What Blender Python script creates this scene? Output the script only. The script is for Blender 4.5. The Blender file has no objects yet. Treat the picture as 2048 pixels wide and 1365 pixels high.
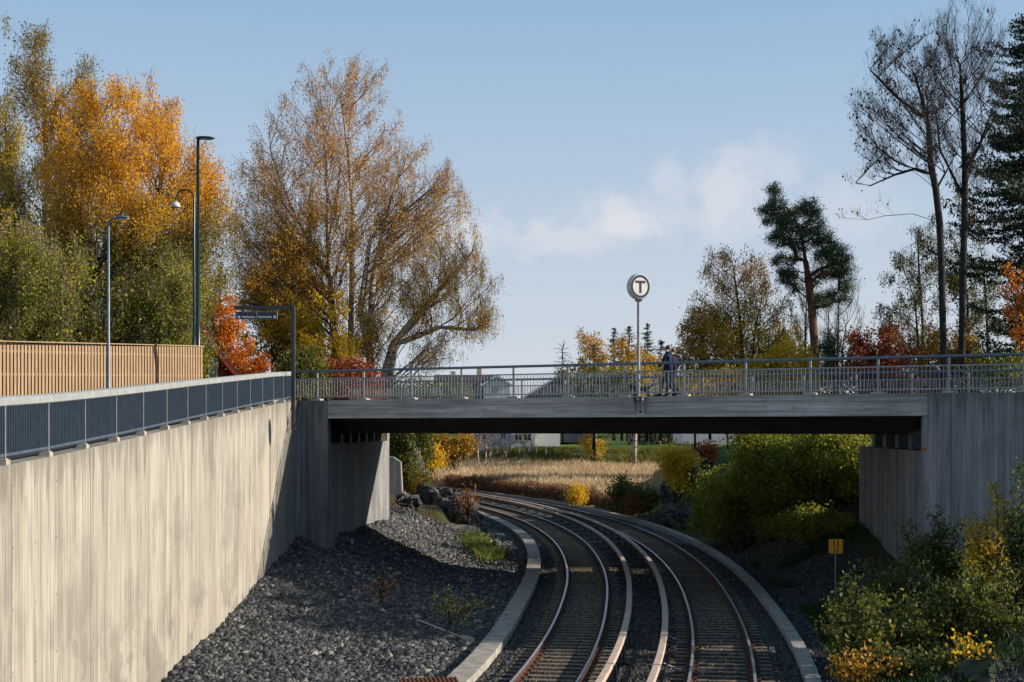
import bpy, bmesh, math, random
import numpy as np
from mathutils import Vector, Matrix
R = math.radians
rng = np.random.default_rng(7)
random.seed(7)
sc = bpy.context.scene

# ---------------------------------------------------------------- camera
F, CU, HV, CAMZ = 2844.0, 1024.0, 858.0, 5.95      # focal length, centre column, horizon row (photo pixels), eye height over the rails
cam = bpy.data.objects.new('camera', bpy.data.cameras.new('camera'))
sc.collection.objects.link(cam); sc.camera = cam
cam.location = (0, 0, CAMZ); cam.rotation_euler = (R(90), 0, 0)
cam.data.sensor_width = 36; cam.data.lens = F*36/2048
cam.data.shift_y = (HV-682.5)/2048
cam.data.clip_start = 0.1; cam.data.clip_end = 8000
sc.render.resolution_x, sc.render.resolution_y = 1024, 682

# ---------------------------------------------------------------- light
SUN = Vector((13.3, -1.0, 5.2)).normalized()
EL = math.asin(SUN.z); AZ = math.atan2(SUN.x, SUN.y)
sl = bpy.data.lights.new('sun', 'SUN'); sl.energy = 5.0; sl.angle = R(0.5); sl.color = (1, .885, .73)
so = bpy.data.objects.new('sun', sl); sc.collection.objects.link(so)
so.rotation_euler = SUN.to_track_quat('Z', 'Y').to_euler(); so.location = (60, -5, 60)
w = bpy.data.worlds.new('World'); sc.world = w; w.use_nodes = True
nt = w.node_tree; N = nt.nodes; L = nt.links
bg = N['Background']; bg.inputs['Strength'].default_value = 0.093
sky = N.new('ShaderNodeTexSky'); sky.sky_type = 'NISHITA'; sky.sun_disc = False
sky.sun_elevation = EL; sky.sun_rotation = AZ; sky.air_density = 1.0; sky.dust_density = 1.6; sky.ozone_density = 2.2; sky.altitude = 100
def nd(t, typ, **kw):
    n = t.nodes.new(typ)
    for k, v in kw.items():
        if k.startswith('i_'):
            n.inputs[k[2:].replace('_', ' ')].default_value = v
        else: setattr(n, k, v)
    return n
def mth(t, op, a, b=None, c=None, clamp=False):
    n = t.nodes.new('ShaderNodeMath'); n.operation = op; n.use_clamp = clamp
    for i, x in enumerate((a, b, c)):
        if x is None: continue
        if isinstance(x, (int, float)): n.inputs[i].default_value = x
        else: t.links.new(x, n.inputs[i])
    return n.outputs[0]
def mixc(t, fac, a, b, mode='MIX'):
    n = t.nodes.new('ShaderNodeMix'); n.data_type = 'RGBA'; n.blend_type = mode
    for idx, x in ((0, fac), (6, a), (7, b)):
        if isinstance(x, (int, float)): n.inputs[idx].default_value = x
        elif isinstance(x, (tuple, list)): n.inputs[idx].default_value = (*x[:3], 1)
        else: t.links.new(x, n.inputs[idx])
    return n.outputs[2]
def smooth(t, x, a, b):
    n = t.nodes.new('ShaderNodeMapRange'); n.interpolation_type = 'SMOOTHSTEP'
    t.links.new(x, n.inputs[0]); n.inputs[1].default_value = a; n.inputs[2].default_value = b
    return n.outputs[0]
# soft clouds low over the horizon, fixed in the sky by direction
geo = N.new('ShaderNodeTexCoord'); sep = N.new('ShaderNodeSeparateXYZ'); L.new(geo.outputs['Generated'], sep.inputs[0])
yy = mth(nt, 'MAXIMUM', sep.outputs[1], 0.01)
cx = mth(nt, 'DIVIDE', sep.outputs[0], yy); cz = mth(nt, 'DIVIDE', sep.outputs[2], yy)
no = nd(nt, 'ShaderNodeTexNoise', i_Scale=26.0, i_Detail=9.0, i_Roughness=.62); L.new(geo.outputs['Generated'], no.inputs['Vector'])
mask = None
for (u, v, ru, rv, st) in [(1420, 385, 120, 70, .45), (1465, 320, 50, 40, .35), (1265, 452, 80, 34, .6), (1235, 425, 42, 34, .5), (1072, 462, 40, 32, .45), (1340, 350, 60, 40, .3),
                           (960, 462, 120, 50, .35), (1120, 480, 190, 24, .35), (1540, 330, 70, 60, .25), (1400, 430, 260, 50, .3), (1700, 420, 120, 60, .25)]:
    dx = mth(nt, 'DIVIDE', mth(nt, 'SUBTRACT', cx, (u-CU)/F), ru/F); dz = mth(nt, 'DIVIDE', mth(nt, 'SUBTRACT', cz, (HV-v)/F), rv/F)
    d2 = mth(nt, 'ADD', mth(nt, 'POWER', mth(nt, 'ABSOLUTE', dx), 2.0), mth(nt, 'POWER', mth(nt, 'ABSOLUTE', dz), 2.0))
    d2 = mth(nt, 'ADD', mth(nt, 'SQRT', d2), mth(nt, 'MULTIPLY', mth(nt, 'SUBTRACT', no.outputs[0], .5), 3.6))
    m = nt.nodes.new('ShaderNodeMapRange'); m.interpolation_type = 'SMOOTHSTEP'; L.new(d2, m.inputs[0])
    m.inputs[1].default_value = 1.5; m.inputs[2].default_value = 0.15; m.inputs[3].default_value = 0; m.inputs[4].default_value = st
    mask = m.outputs[0] if mask is None else mth(nt, 'MAXIMUM', mask, m.outputs[0])
# pale haze band near the horizon
hz = nt.nodes.new('ShaderNodeMapRange'); L.new(sep.outputs[2], hz.inputs[0]); hz.inputs[1].default_value = 0.34; hz.inputs[2].default_value = 0.0; hz.inputs[3].default_value = 0; hz.inputs[4].default_value = .93
SKY_HI, SKY_LO, CLOUD = (1.9, 3.6, 5.6), (5.35, 5.55, 5.9), (6.6, 6.35, 6.45)
zen = nt.nodes.new('ShaderNodeMapRange'); L.new(sep.outputs[2], zen.inputs[0]); zen.inputs[1].default_value = .33; zen.inputs[2].default_value = 1.0; zen.inputs[3].default_value = 1.0; zen.inputs[4].default_value = .35   # the sky deepens towards the zenith
hi = nt.nodes.new('ShaderNodeVectorMath'); hi.operation = 'SCALE'; hi.inputs[0].default_value = SKY_HI; L.new(zen.outputs[0], hi.inputs['Scale'])
base = mixc(nt, .78, sky.outputs[0], hi.outputs[0])
base = mixc(nt, hz.outputs[0], base, SKY_LO)
base = mixc(nt, mask, base, CLOUD)
L.new(base, bg.inputs['Color'])
sc.view_settings.view_transform = 'Standard'; sc.view_settings.look = 'None'
sc.view_settings.exposure = 0.5; sc.view_settings.gamma = 1.0; sc.view_settings.use_curve_mapping = False
try:
    sc.cycles.max_bounces = 6; sc.cycles.diffuse_bounces = 3; sc.cycles.glossy_bounces = 2; sc.cycles.transmission_bounces = 3; sc.cycles.transparent_max_bounces = 4
except Exception: pass

# ---------------------------------------------------------------- helpers
def P(u, v, Y): return Vector(((u-CU)/F*Y, Y, CAMZ-(v-HV)/F*Y))
def X_(u, Y): return (u-CU)/F*Y
def Z_(v, Y): return CAMZ-(v-HV)/F*Y
COL = sc.collection
def link(name, me, mat=None, parent=None, loc=None):
    o = bpy.data.objects.new(name, me); COL.objects.link(o)
    if mat is not None and me is not None and len(me.materials) == 0:
        for m in (mat if isinstance(mat, (list, tuple)) else [mat]): me.materials.append(m)
    if parent is not None: o.parent = parent
    if loc is not None: o.location = loc
    return o
def tag(o, label=None, cat=None, group=None, kind=None):
    if label: o['label'] = label
    if cat: o['category'] = cat
    if group: o['group'] = group
    if kind: o['kind'] = kind
    return o
def thing(name, label, cat, loc=(0, 0, 0), group=None, rz=0):
    o = bpy.data.objects.new(name, None); COL.objects.link(o); o.location = loc; o.rotation_euler = (0, 0, rz)
    o.empty_display_size = .3
    return tag(o, label, cat, group)
def mesh_np(name, V, Fc, smooth_=False, midx=None):
    """V (n,3); Fc list of arrays each (m,k) or one array"""
    me = bpy.data.meshes.new(name)
    if isinstance(Fc, np.ndarray): Fc = [Fc]
    V = np.asarray(V, dtype=np.float32)
    me.vertices.add(len(V)); me.vertices.foreach_set('co', V.ravel())
    li = np.concatenate([f.ravel() for f in Fc]).astype(np.int32)
    cnt = np.concatenate([np.full(len(f), f.shape[1]) for f in Fc]).astype(np.int32)
    st = np.concatenate([[0], np.cumsum(cnt)[:-1]]).astype(np.int32)
    me.loops.add(len(li)); me.loops.foreach_set('vertex_index', li)
    me.polygons.add(len(cnt)); me.polygons.foreach_set('loop_start', st)
    try: me.polygons.foreach_set('loop_total', cnt)
    except Exception: pass
    if smooth_: me.polygons.foreach_set('use_smooth', np.ones(len(cnt), dtype=bool))
    if midx is not None: me.polygons.foreach_set('material_index', np.asarray(midx, dtype=np.int32))
    me.update(calc_edges=True); me.validate()
    return me
class MB:
    """collects shapes into one mesh"""
    def __init__(s): s.v = []; s.f = []; s.n = 0
    def add(s, V, Fs):
        s.v.extend([tuple(x) for x in V]); s.f.extend([tuple(i+s.n for i in f) for f in Fs]); s.n += len(V)
    def box(s, c, d, M=None):
        x, y, z = d[0]/2, d[1]/2, d[2]/2
        V = [Vector((sx*x, sy*y, sz*z)) for sx in (-1, 1) for sy in (-1, 1) for sz in (-1, 1)]
        if M is not None: V = [M @ q for q in V]
        V = [q+Vector(c) for q in V]
        s.add(V, [(0, 1, 3, 2), (4, 6, 7, 5), (0, 4, 5, 1), (2, 3, 7, 6), (0, 2, 6, 4), (1, 5, 7, 3)])
    def bar(s, a, b, w, h, up=Vector((0, 0, 1))):
        a = Vector(a); b = Vector(b); d = (b-a).normalized(); x = d.cross(up)
        if x.length < 1e-4: x = d.cross(Vector((0, 1, 0)))
        x.normalize(); y = x.cross(d)
        V = []
        for p in (a, b):
            for sx, sy in ((-1, -1), (1, -1), (1, 1), (-1, 1)): V.append(p+x*sx*w/2+y*sy*h/2)
        s.add(V, [(3, 2, 1, 0), (4, 5, 6, 7), (0, 1, 5, 4), (1, 2, 6, 5), (2, 3, 7, 6), (3, 0, 4, 7)])
    def tube(s, pts, rad, n=8, caps=True):
        pts = [Vector(p) for p in pts]
        if isinstance(rad, (int, float)): rad = [rad]*len(pts)
        V = []; Fs = []; prev = None
        for i, p in enumerate(pts):
            d = (pts[min(i+1, len(pts)-1)]-pts[max(i-1, 0)]).normalized()
            if prev is None:
                x = d.cross(Vector((0, 0, 1)))
                if x.length < 1e-3: x = d.cross(Vector((0, 1, 0)))
            else: x = prev-d*prev.dot(d)
            x.normalize(); prev = x; y = d.cross(x)
            for k in range(n):
                a = 2*math.pi*k/n; V.append(p+(x*math.cos(a)+y*math.sin(a))*rad[i])
        for i in range(len(pts)-1):
            for k in range(n):
                k2 = (k+1) % n; Fs.append((i*n+k, i*n+k2, (i+1)*n+k2, (i+1)*n+k))
        if caps:
            Fs.append(tuple(range(n-1, -1, -1))); Fs.append(tuple((len(pts)-1)*n+k for k in range(n)))
        s.add(V, Fs)
    def prism(s, poly, a, b):
        """poly: list of 3D points (a face); extruded from offset a to b (vectors)"""
        n = len(poly); V = [Vector(p)+Vector(a) for p in poly]+[Vector(p)+Vector(b) for p in poly]
        Fs = [tuple(range(n-1, -1, -1)), tuple(range(n, 2*n))]+[(i, (i+1) % n, n+(i+1) % n, n+i) for i in range(n)]
        s.add(V, Fs)
    def loft(s, rings, closed=True, caps=True):
        n = len(rings[0]); V = [p for r_ in rings for p in r_]; Fs = []
        for i in range(len(rings)-1):
            for k in range(n if closed else n-1):
                k2 = (k+1) % n; Fs.append((i*n+k, i*n+k2, (i+1)*n+k2, (i+1)*n+k))
        if caps and closed: Fs.append(tuple(range(n-1, -1, -1))); Fs.append(tuple((len(rings)-1)*n+k for k in range(n)))
        s.add(V, Fs)
    def mesh(s, name, smooth_=False, bevel=0):
        me = bpy.data.meshes.new(name); me.from_pydata(s.v, [], s.f)
        bm = bmesh.new(); bm.from_mesh(me)
        bmesh.ops.recalc_face_normals(bm, faces=bm.faces)
        if bevel: bmesh.ops.bevel(bm, geom=[e for e in bm.edges], offset=bevel, segments=1, affect='EDGES', clamp_overlap=True)
        bm.to_mesh(me); bm.free()
        if smooth_: me.polygons.foreach_set('use_smooth', np.ones(len(me.polygons), dtype=bool))
        me.update(); return me
    def obj(s, name, mat, parent=None, loc=None, smooth_=False, bevel=0):
        return link(name, s.mesh(name, smooth_, bevel), mat, parent, loc)

# ---------------------------------------------------------------- materials
def newmat(name, rough=.8, spec=.3, metal=0):
    m = bpy.data.materials.new(name); m.use_nodes = True; t = m.node_tree; b = t.nodes['Principled BSDF']
    b.inputs['Roughness'].default_value = rough; b.inputs['Specular IOR Level'].default_value = spec; b.inputs['Metallic'].default_value = metal
    return m, t, b
def coords(t, kind='Object', scale=(1, 1, 1)):
    tc = t.nodes.new('ShaderNodeTexCoord'); mp = t.nodes.new('ShaderNodeMapping'); mp.inputs['Scale'].default_value = scale
    t.links.new(tc.outputs[kind], mp.inputs[0]); return mp.outputs[0]
def worldpos(t, scale=(1, 1, 1)):
    g = t.nodes.new('ShaderNodeNewGeometry'); mp = t.nodes.new('ShaderNodeMapping'); mp.inputs['Scale'].default_value = scale
    t.links.new(g.outputs['Position'], mp.inputs[0]); return mp.outputs[0]
def noise(t, vec, s, det=4, ro=.55, out=0):
    n = t.nodes.new('ShaderNodeTexNoise'); n.inputs['Scale'].default_value = s; n.inputs['Detail'].default_value = det; n.inputs['Roughness'].default_value = ro
    t.links.new(vec, n.inputs['Vector']); return n.outputs[out]
def voro(t, vec, s, feat='F1', out=0):
    n = t.nodes.new('ShaderNodeTexVoronoi'); n.feature = feat; n.inputs['Scale'].default_value = s; t.links.new(vec, n.inputs['Vector']); return n.outputs[out]
def bump(t, b, h, st=.3, dist=.02):
    n = t.nodes.new('ShaderNodeBump'); n.inputs['Strength'].default_value = st; n.inputs['Distance'].default_value = dist
    t.links.new(h, n.inputs['Height']); t.links.new(n.outputs[0], b.inputs['Normal'])
def ramp(t, fac, stops):
    n = t.nodes.new('ShaderNodeValToRGB'); e = n.color_ramp.elements
    while len(e) < len(stops): e.new(.5)
    for i, (p, c) in enumerate(stops): e[i].position = p; e[i].color = (*c, 1)
    t.links.new(fac, n.inputs[0]); return n.outputs[0]
def simple(name, col, rough=.7, spec=.3, metal=0, var=.25, s=3.0, bm=0, dark=None):
    m, t, b = newmat(name, rough, spec, metal)
    p = worldpos(t); n = noise(t, p, s, 5)
    d = dark or tuple(c*(1-var) for c in col); l = tuple(min(1, c*(1+var*.6)) for c in col)
    t.links.new(ramp(t, n, [(.3, d), (.7, l)]), b.inputs['Base Color'])
    if bm: bump(t, b, noise(t, p, s*12, 4), bm, .01)
    return m
def concrete(name, c1, c2, dirt, vertical=True, zt=None, streak=1.0):
    """board-marked concrete: streaks along the boards, drips, form joints and tie holes"""
    m, t, b = newmat(name, .85, .25)
    g = t.nodes.new('ShaderNodeNewGeometry'); sp = t.nodes.new('ShaderNodeSeparateXYZ'); t.links.new(g.outputs['Position'], sp.inputs[0])
    x, y, z = sp.outputs
    al = mth(t, 'ADD', mth(t, 'MULTIPLY', y, 1.0), mth(t, 'MULTIPLY', x, -.9))      # length along the wall
    def comb(a, b_):
        c = t.nodes.new('ShaderNodeCombineXYZ')
        t.links.new(a, c.inputs[0]); t.links.new(b_, c.inputs[1]); return c.outputs[0]
    A, B = (al, z) if vertical else (z, al)
    def st(sa, sb, det=4):
        return noise(t, comb(mth(t, 'MULTIPLY', A, sa), mth(t, 'MULTIPLY', B, sb)), 1.0, det, .6)
    fine = st(14, .35); mid = st(3.2, .12, 5); big = st(.5, .22, 3); cloud = noise(t, g.outputs['Position'], .6, 5)
    c = mixc(t, smooth(t, mid, .33, .68), c1, c2)
    c = mixc(t, mth(t, 'MULTIPLY', smooth(t, fine, .44, .70), .62*streak), c, dirt)
    c = mixc(t, mth(t, 'MULTIPLY', smooth(t, st(26, .8, 3), .52, .66), .35*streak), c, tuple(min(1, k*1.25) for k in c1))
    c = mixc(t, mth(t, 'MULTIPLY', smooth(t, big, .5, .72), .4), c, dirt)
    c = mixc(t, mth(t, 'MULTIPLY', smooth(t, noise(t, g.outputs['Position'], .33, 6, .65), .50, .62), .30), c, dirt)
    c = mixc(t, mth(t, 'MULTIPLY', smooth(t, cloud, .55, .75), .3), c, c2)
    if vertical:      # damp patches low on the wall
        low = mth(t, 'MULTIPLY', nt_range(t, z, 3.0, .2), smooth(t, noise(t, g.outputs['Position'], .5, 6, .62), .51, .55)); c = mixc(t, mth(t, 'MULTIPLY', low, .42), c, dirt)
    # individual boards, each with its own tone
    bw = .16 if vertical else .13
    bi = mth(t, 'FLOOR', mth(t, 'DIVIDE', A, bw)); wn = t.nodes.new('ShaderNodeTexWhiteNoise'); wn.noise_dimensions = '1D'; t.links.new(bi, wn.inputs['W'])
    c = mixc(t, mth(t, 'MULTIPLY', mth(t, 'POWER', wn.outputs[0], 2.0), .16), c, dirt)
    fr = mth(t, 'FRACT', mth(t, 'DIVIDE', A, bw)); edge = mth(t, 'LESS_THAN', fr, .07)
    c = mixc(t, mth(t, 'MULTIPLY', edge, .13), c, dirt)
    if vertical:       # thin dark lines and form joints every 2.4 m
        fj = mth(t, 'FRACT', mth(t, 'DIVIDE', al, 4.7)); j = mth(t, 'LESS_THAN', fj, .006)
        c = mixc(t, mth(t, 'MULTIPLY', j, .85), c, tuple(k*.5 for k in dirt))
        pn = t.nodes.new('ShaderNodeTexWhiteNoise'); pn.noise_dimensions = '1D'; t.links.new(mth(t, 'FLOOR', mth(t, 'DIVIDE', al, 4.7)), pn.inputs['W']); c = mixc(t, mth(t, 'MULTIPLY', pn.outputs[0], .22), c, dirt)
        crack = smooth(t, st(30, .5, 2), .66, .72); c = mixc(t, mth(t, 'MULTIPLY', crack, .6), c, tuple(k*.45 for k in dirt))
        # tie holes
        hx = mth(t, 'SUBTRACT', mth(t, 'FRACT', mth(t, 'DIVIDE', al, 1.2)), .5); hz_ = mth(t, 'SUBTRACT', mth(t, 'FRACT', mth(t, 'DIVIDE', z, 1.1)), .5)
        dd = mth(t, 'SQRT', mth(t, 'ADD', mth(t, 'POWER', mth(t, 'MULTIPLY', mth(t, 'ABSOLUTE', hx), 1.2), 2.0), mth(t, 'POWER', mth(t, 'MULTIPLY', mth(t, 'ABSOLUTE', hz_), 1.1), 2.0)))
        c = mixc(t, mth(t, 'MULTIPLY', mth(t, 'LESS_THAN', dd, .022), .85), c, (.05, .05, .05))
    if zt is not None:   # drips from the top edge; zt gives the height of the edge at this place
        d = mth(t, 'SUBTRACT', zt(t, x, y), z)
        reach = mth(t, 'MULTIPLY', smooth(t, st(2.2, 0, 4), .42, .72), 1.5)
        reach = mth(t, 'ADD', reach, mth(t, 'MULTIPLY', st(9, 0, 2), .35))
        dr = nt_range(t, mth(t, 'SUBTRACT', reach, d), -.05, .45)
        c = mixc(t, mth(t, 'MULTIPLY', dr, .5), c, tuple(k*.8 for k in dirt))
    t.links.new(c, b.inputs['Base Color'])
    bump(t, b, mth(t, 'ADD', mth(t, 'MULTIPLY', fine, .5), mth(t, 'MULTIPLY', edge, -.5)), .35, .012)
    return m
def nt_range(t, x, a, b):
    n = t.nodes.new('ShaderNodeMapRange'); n.interpolation_type = 'SMOOTHSTEP'
    t.links.new(x, n.inputs[0]); n.inputs[1].default_value = a; n.inputs[2].default_value = b; return n.outputs[0]
# height of the retaining wall's top along Y
WY = [0, 10, 20, 24.9, 27.3, 29.7, 32.1, 34.3, 36.7, 39.3, 43.9, 48.5, 53, 58.2]
WZ = [4.6, 4.8, 5.12, 5.32, 5.42, 5.545, 5.675, 5.80, 5.94, 6.095, 6.35, 6.61, 6.86, 7.10]
def walltop(y): return float(np.interp(y, WY, WZ))
def wt_nodes(t, x, y):
    return mth(t, 'ADD', mth(t, 'MULTIPLY', y, .0545), 3.94)
M = {}
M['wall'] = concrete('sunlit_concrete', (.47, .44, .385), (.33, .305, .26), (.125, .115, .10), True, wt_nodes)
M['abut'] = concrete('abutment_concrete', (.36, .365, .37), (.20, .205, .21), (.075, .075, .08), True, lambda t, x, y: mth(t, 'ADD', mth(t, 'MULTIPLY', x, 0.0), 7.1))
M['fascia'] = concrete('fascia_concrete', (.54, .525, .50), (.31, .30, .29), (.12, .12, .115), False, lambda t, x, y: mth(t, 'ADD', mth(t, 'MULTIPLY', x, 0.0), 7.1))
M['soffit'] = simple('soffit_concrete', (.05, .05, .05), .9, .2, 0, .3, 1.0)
M['galv'] = simple('galvanised_steel', (.25, .275, .30), .5, .5, .35, .22, 5)
M['galvlight'] = simple('pale_galvanised_steel', (.36, .38, .38), .5, .5, .2, .18, 4)
M['darkgalv'] = simple('dark_galvanised_steel', (.13, .17, .21), .5, .5, .4, .25, 5)
M['shadebar'] = simple('shade_blue_steel_bars', (.09, .125, .165), .5, .5, .3, .2, 5)  # shade on the bar sides is put into this dark blue steel
M['anthracite'] = simple('anthracite_paint', (.028, .03, .036), .45, .5, 0, .2, 4)
M['greenblack'] = simple('green_black_paint', (.006, .018, .015), .35, .5, 0, .2, 4)
M['black'] = simple('black_paint', (.012, .012, .014), .5, .4, 0, .2, 4)
M['lampwhite'] = simple('weathered_white_enamel', (.55, .54, .52), .4, .5, 0, .15, 9)
M['mortar'] = simple('cement_pads', (.40, .36, .31), .9, .2, 0, .2, 9)
M['lid'] = simple('trough_concrete', (.33, .31, .28), .9, .2, 0, .35, 2.5, .25)
M['asphalt'] = simple('asphalt', (.05, .05, .052), .9, .2, 0, .3, 6, .3)
M['navy'] = simple('navy_sign_face', (.008, .012, .03), .35, .5, 0, .1, 4)
M['blue'] = simple('blue_lettering', (.003, .006, .045), .4, .5, 0, .1, 4)
M['white'] = simple('white_lettering', (.75, .75, .75), .5, .4, 0, .05, 4)
M['signwhite'] = simple('pale_sign_face', (.62, .60, .57), .4, .5, 0, .08, 6)
M['signrim'] = simple('grey_sign_drum', (.5, .5, .49), .45, .5, 0, .12, 6)
M['orange'] = simple('orange_sign_face', (.80, .30, .012), .5, .4, 0, .1, 6)
M['railtop'] = simple('polished_rail_head', (.46, .46, .52), .32, .6, .5, .15, 4)
M['railside'] = simple('rusty_rail_side', (.10, .05, .035), .85, .2, .1, .4, 6)
M['fasten'] = simple('rusty_fastening', (.13, .065, .045), .85, .2, 0, .5, 20)
M['cover'] = simple('weathered_cover_board', (.52, .40, .33), .75, .3, 0, .2, 5, .1)
M['grating'] = simple('rust_brown_grating', (.20, .075, .035), .8, .3, 0, .4, 12)
M['pipe'] = simple('pale_plastic_pipe', (.4, .42, .42), .5, .4, 0, .15, 6)

def mat_sleeper():
    m, t, b = newmat('weathered_sleeper', .9, .2); p = worldpos(t)
    oi = t.nodes.new('ShaderNodeObjectInfo')
    n = noise(t, p, 6, 5); c = ramp(t, n, [(.3, (.12, .085, .058)), (.7, (.28, .21, .145))])
    c = mixc(t, mth(t, 'MULTIPLY', oi.outputs['Random'], .45), c, (.07, .055, .045))
    t.links.new(c, b.inputs['Base Color']); bump(t, b, noise(t, p, 40, 3), .3, .01); return m
M['sleeper'] = mat_sleeper()
def mat_stone(name, a, b_, c_, warm):
    m, t, b = newmat(name, .85, .3)
    at = t.nodes.new('ShaderNodeAttribute'); at.attribute_name = 'rnd'
    p = worldpos(t)
    c = ramp(t, at.outputs['Fac'], [(0, a), (.5, b_), (.9, c_), (1.0, warm)])
    c = mixc(t, mth(t, 'MULTIPLY', noise(t, p, 60, 3), .4), c, a)
    t.links.new(c, b.inputs['Base Color']); bump(t, b, noise(t, p, 90, 3), .4, .01); return m
M['stone'] = mat_stone('crushed_stone', (.028, .031, .036), (.07, .075, .082), (.17, .17, .167), (.38, .35, .31))
M['ballast'] = mat_stone('track_ballast_stone', (.03, .03, .033), (.06, .06, .064), (.11, .105, .10), (.20, .17, .13))
def mat_ground():
    m, t, b = newmat('ground_cover', .95, .15)
    g = t.nodes.new('ShaderNodeNewGeometry'); p = g.outputs['Position']
    sp = t.nodes.new('ShaderNodeSeparateXYZ'); t.links.new(p, sp.inputs[0])
    at = t.nodes.new('ShaderNodeAttribute'); at.attribute_name = 'gtype'
    # crushed stone
    v = voro(t, p, 9, 'F1', 1); vd = voro(t, p, 9, 'F1', 0)
    sepc = t.nodes.new('ShaderNodeSeparateColor'); t.links.new(v, sepc.inputs[0])
    st = ramp(t, sepc.outputs[0], [(0, (.035, .038, .042)), (.6, (.08, .083, .088)), (1, (.14, .14, .14))])
    # soil, leaf litter and grass
    n = noise(t, p, .7, 6); n2 = noise(t, p, 5, 5); n3 = noise(t, p, .12, 4)
    soil = mixc(t, smooth(t, n, .4, .6), (.06, .045, .03), (.045, .055, .02)); soil = mixc(t, smooth(t, n2, .58, .7), soil, (.17, .10, .035))
    lawn = mixc(t, smooth(t, n3, .42, .6), (.045, .10, .018), (.10, .15, .03)); lawn = mixc(t, smooth(t, n2, .55, .75), lawn, (.13, .13, .04))
    dry = mixc(t, smooth(t, n, .4, .65), (.30, .21, .11), (.16, .10, .06))
    f = at.outputs['Fac']
    st = mixc(t, nt_range(t, f, -.1, -.9), st, mixc(t, .25, (.022, .016, .012), st)); c = mixc(t, nt_range(t, f, .1, .9), st, soil); c = mixc(t, nt_range(t, f, 1.1, 1.9), c, lawn); c = mixc(t, nt_range(t, f, 2.1, 2.9), c, dry)
    t.links.new(c, b.inputs['Base Color'])
    h = mth(t, 'ADD', mth(t, 'MULTIPLY', vd, -1.2), mth(t, 'MULTIPLY', n2, .6)); bump(t, b, h, .8, .08)
    return m
M['ground'] = mat_ground()
def mat_rock():
    m, t, b = newmat('cut_rock', .95, .12); p = worldpos(t); n = noise(t, worldpos(t, (1, 1, .35)), 1.3, 8, .65); n2 = noise(t, p, 5, 6, .6)
    c = ramp(t, n, [(.32, (.025, .025, .028)), (.46, (.085, .085, .088)), (.58, (.17, .165, .155)), (.72, (.30, .27, .23))])
    c = mixc(t, smooth(t, noise(t, p, .5, 4), .58, .72), c, (.05, .06, .02))
    t.links.new(c, b.inputs['Base Color']); bump(t, b, mth(t, 'ADD', mth(t, 'ADD', n, n2), mth(t, 'MULTIPLY', smooth(t, voro(t, worldpos(t, (1.6, 1.6, .7)), 1.7, 'DISTANCE_TO_EDGE', 0), 0.0, .06), .8)), 1.0, .16); return m
M['rock'] = mat_rock()
def mat_bark(name, c1, c2, birch=False):
    m, t, b = newmat(name, .9, .2); p = coords(t, 'Object', (1, 1, .3)); n = noise(t, p, 8, 5)
    if birch:
        q = coords(t, 'Object', (1, 1, 4)); k = noise(t, q, 1.2, 5, .7)
        at = t.nodes.new('ShaderNodeAttribute'); at.attribute_name = 'rad'
        c = mixc(t, smooth(t, k, .5, .6), c1, c2)
        c = mixc(t, nt_range(t, at.outputs['Fac'], .07, .03), c, (.17, .115, .09))
    else: c = ramp(t, n, [(.35, c2), (.65, c1)])
    t.links.new(c, b.inputs['Base Color']); bump(t, b, n, .6, .03); return m
M['birchbark'] = mat_bark('birch_bark', (.42, .36, .30), (.05, .04, .035), True)
M['darkbark'] = mat_bark('dark_bark', (.045, .04, .037), (.018, .016, .015))
M['pinebark'] = mat_bark('pine_bark', (.20, .09, .055), (.08, .04, .03))
def leafmat(name, cols, grad=None, trans=.35, clump=.35, hue=.5):
    """cols: palette picked per leaf and by clump; grad=(z0,z1,cols2): a second palette that takes over with height"""
    m, t, b = newmat(name, .6, .25)
    at = t.nodes.new('ShaderNodeAttribute'); at.attribute_name = 'rnd'
    tc = t.nodes.new('ShaderNodeTexCoord'); n = noise(t, tc.outputs['Object'], clump, 3)
    f = mth(t, 'ADD', mth(t, 'MULTIPLY', at.outputs['Fac'], hue), mth(t, 'MULTIPLY', mth(t, 'SUBTRACT', n, .25), 2*(1-hue)), None, True)
    k = len(cols); c = ramp(t, f, [(i/(k-1), cols[i]) for i in range(k)])
    if grad:
        z0, z1, c2 = grad; sp = t.nodes.new('ShaderNodeSeparateXYZ'); t.links.new(tc.outputs['Object'], sp.inputs[0])
        k = len(c2); cc = ramp(t, f, [(i/(k-1), c2[i]) for i in range(k)])
        zz = mth(t, 'ADD', sp.outputs[2], mth(t, 'MULTIPLY', mth(t, 'SUBTRACT', n, .5), (z1-z0)*1.6))
        zz = mth(t, 'ADD', zz, mth(t, 'MULTIPLY', mth(t, 'SUBTRACT', at.outputs['Fac'], .5), (z1-z0)*.5))
        c = mixc(t, nt_range(t, zz, z0, z1), c, cc)
    t.links.new(c, b.inputs['Base Color'])
    tr = t.nodes.new('ShaderNodeBsdfTranslucent'); t.links.new(c, tr.inputs['Color'])
    mx = t.nodes.new('ShaderNodeMixShader'); mx.inputs[0].default_value = trans
    t.links.new(b.outputs[0], mx.inputs[1]); t.links.new(tr.outputs[0], mx.inputs[2])
    t.links.new(mx.outputs[0], t.nodes['Material Output'].inputs['Surface']); return m
GREEN = [(.045, .075, .015), (.09, .12, .02), (.16, .17, .025), (.28, .25, .035)]
GOLD = [(.30, .14, .02), (.48, .22, .02), (.62, .31, .025), (.70, .42, .05)]
OCHRE = [(.10, .06, .025), (.24, .12, .03), (.40, .20, .03), (.52, .28, .05)]
OLIVE = [(.05, .055, .02), (.11, .10, .025), (.20, .15, .03), (.34, .22, .04)]
ORANGE = [(.26, .07, .02), (.50, .14, .015), (.66, .24, .02), (.72, .36, .03)]
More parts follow.
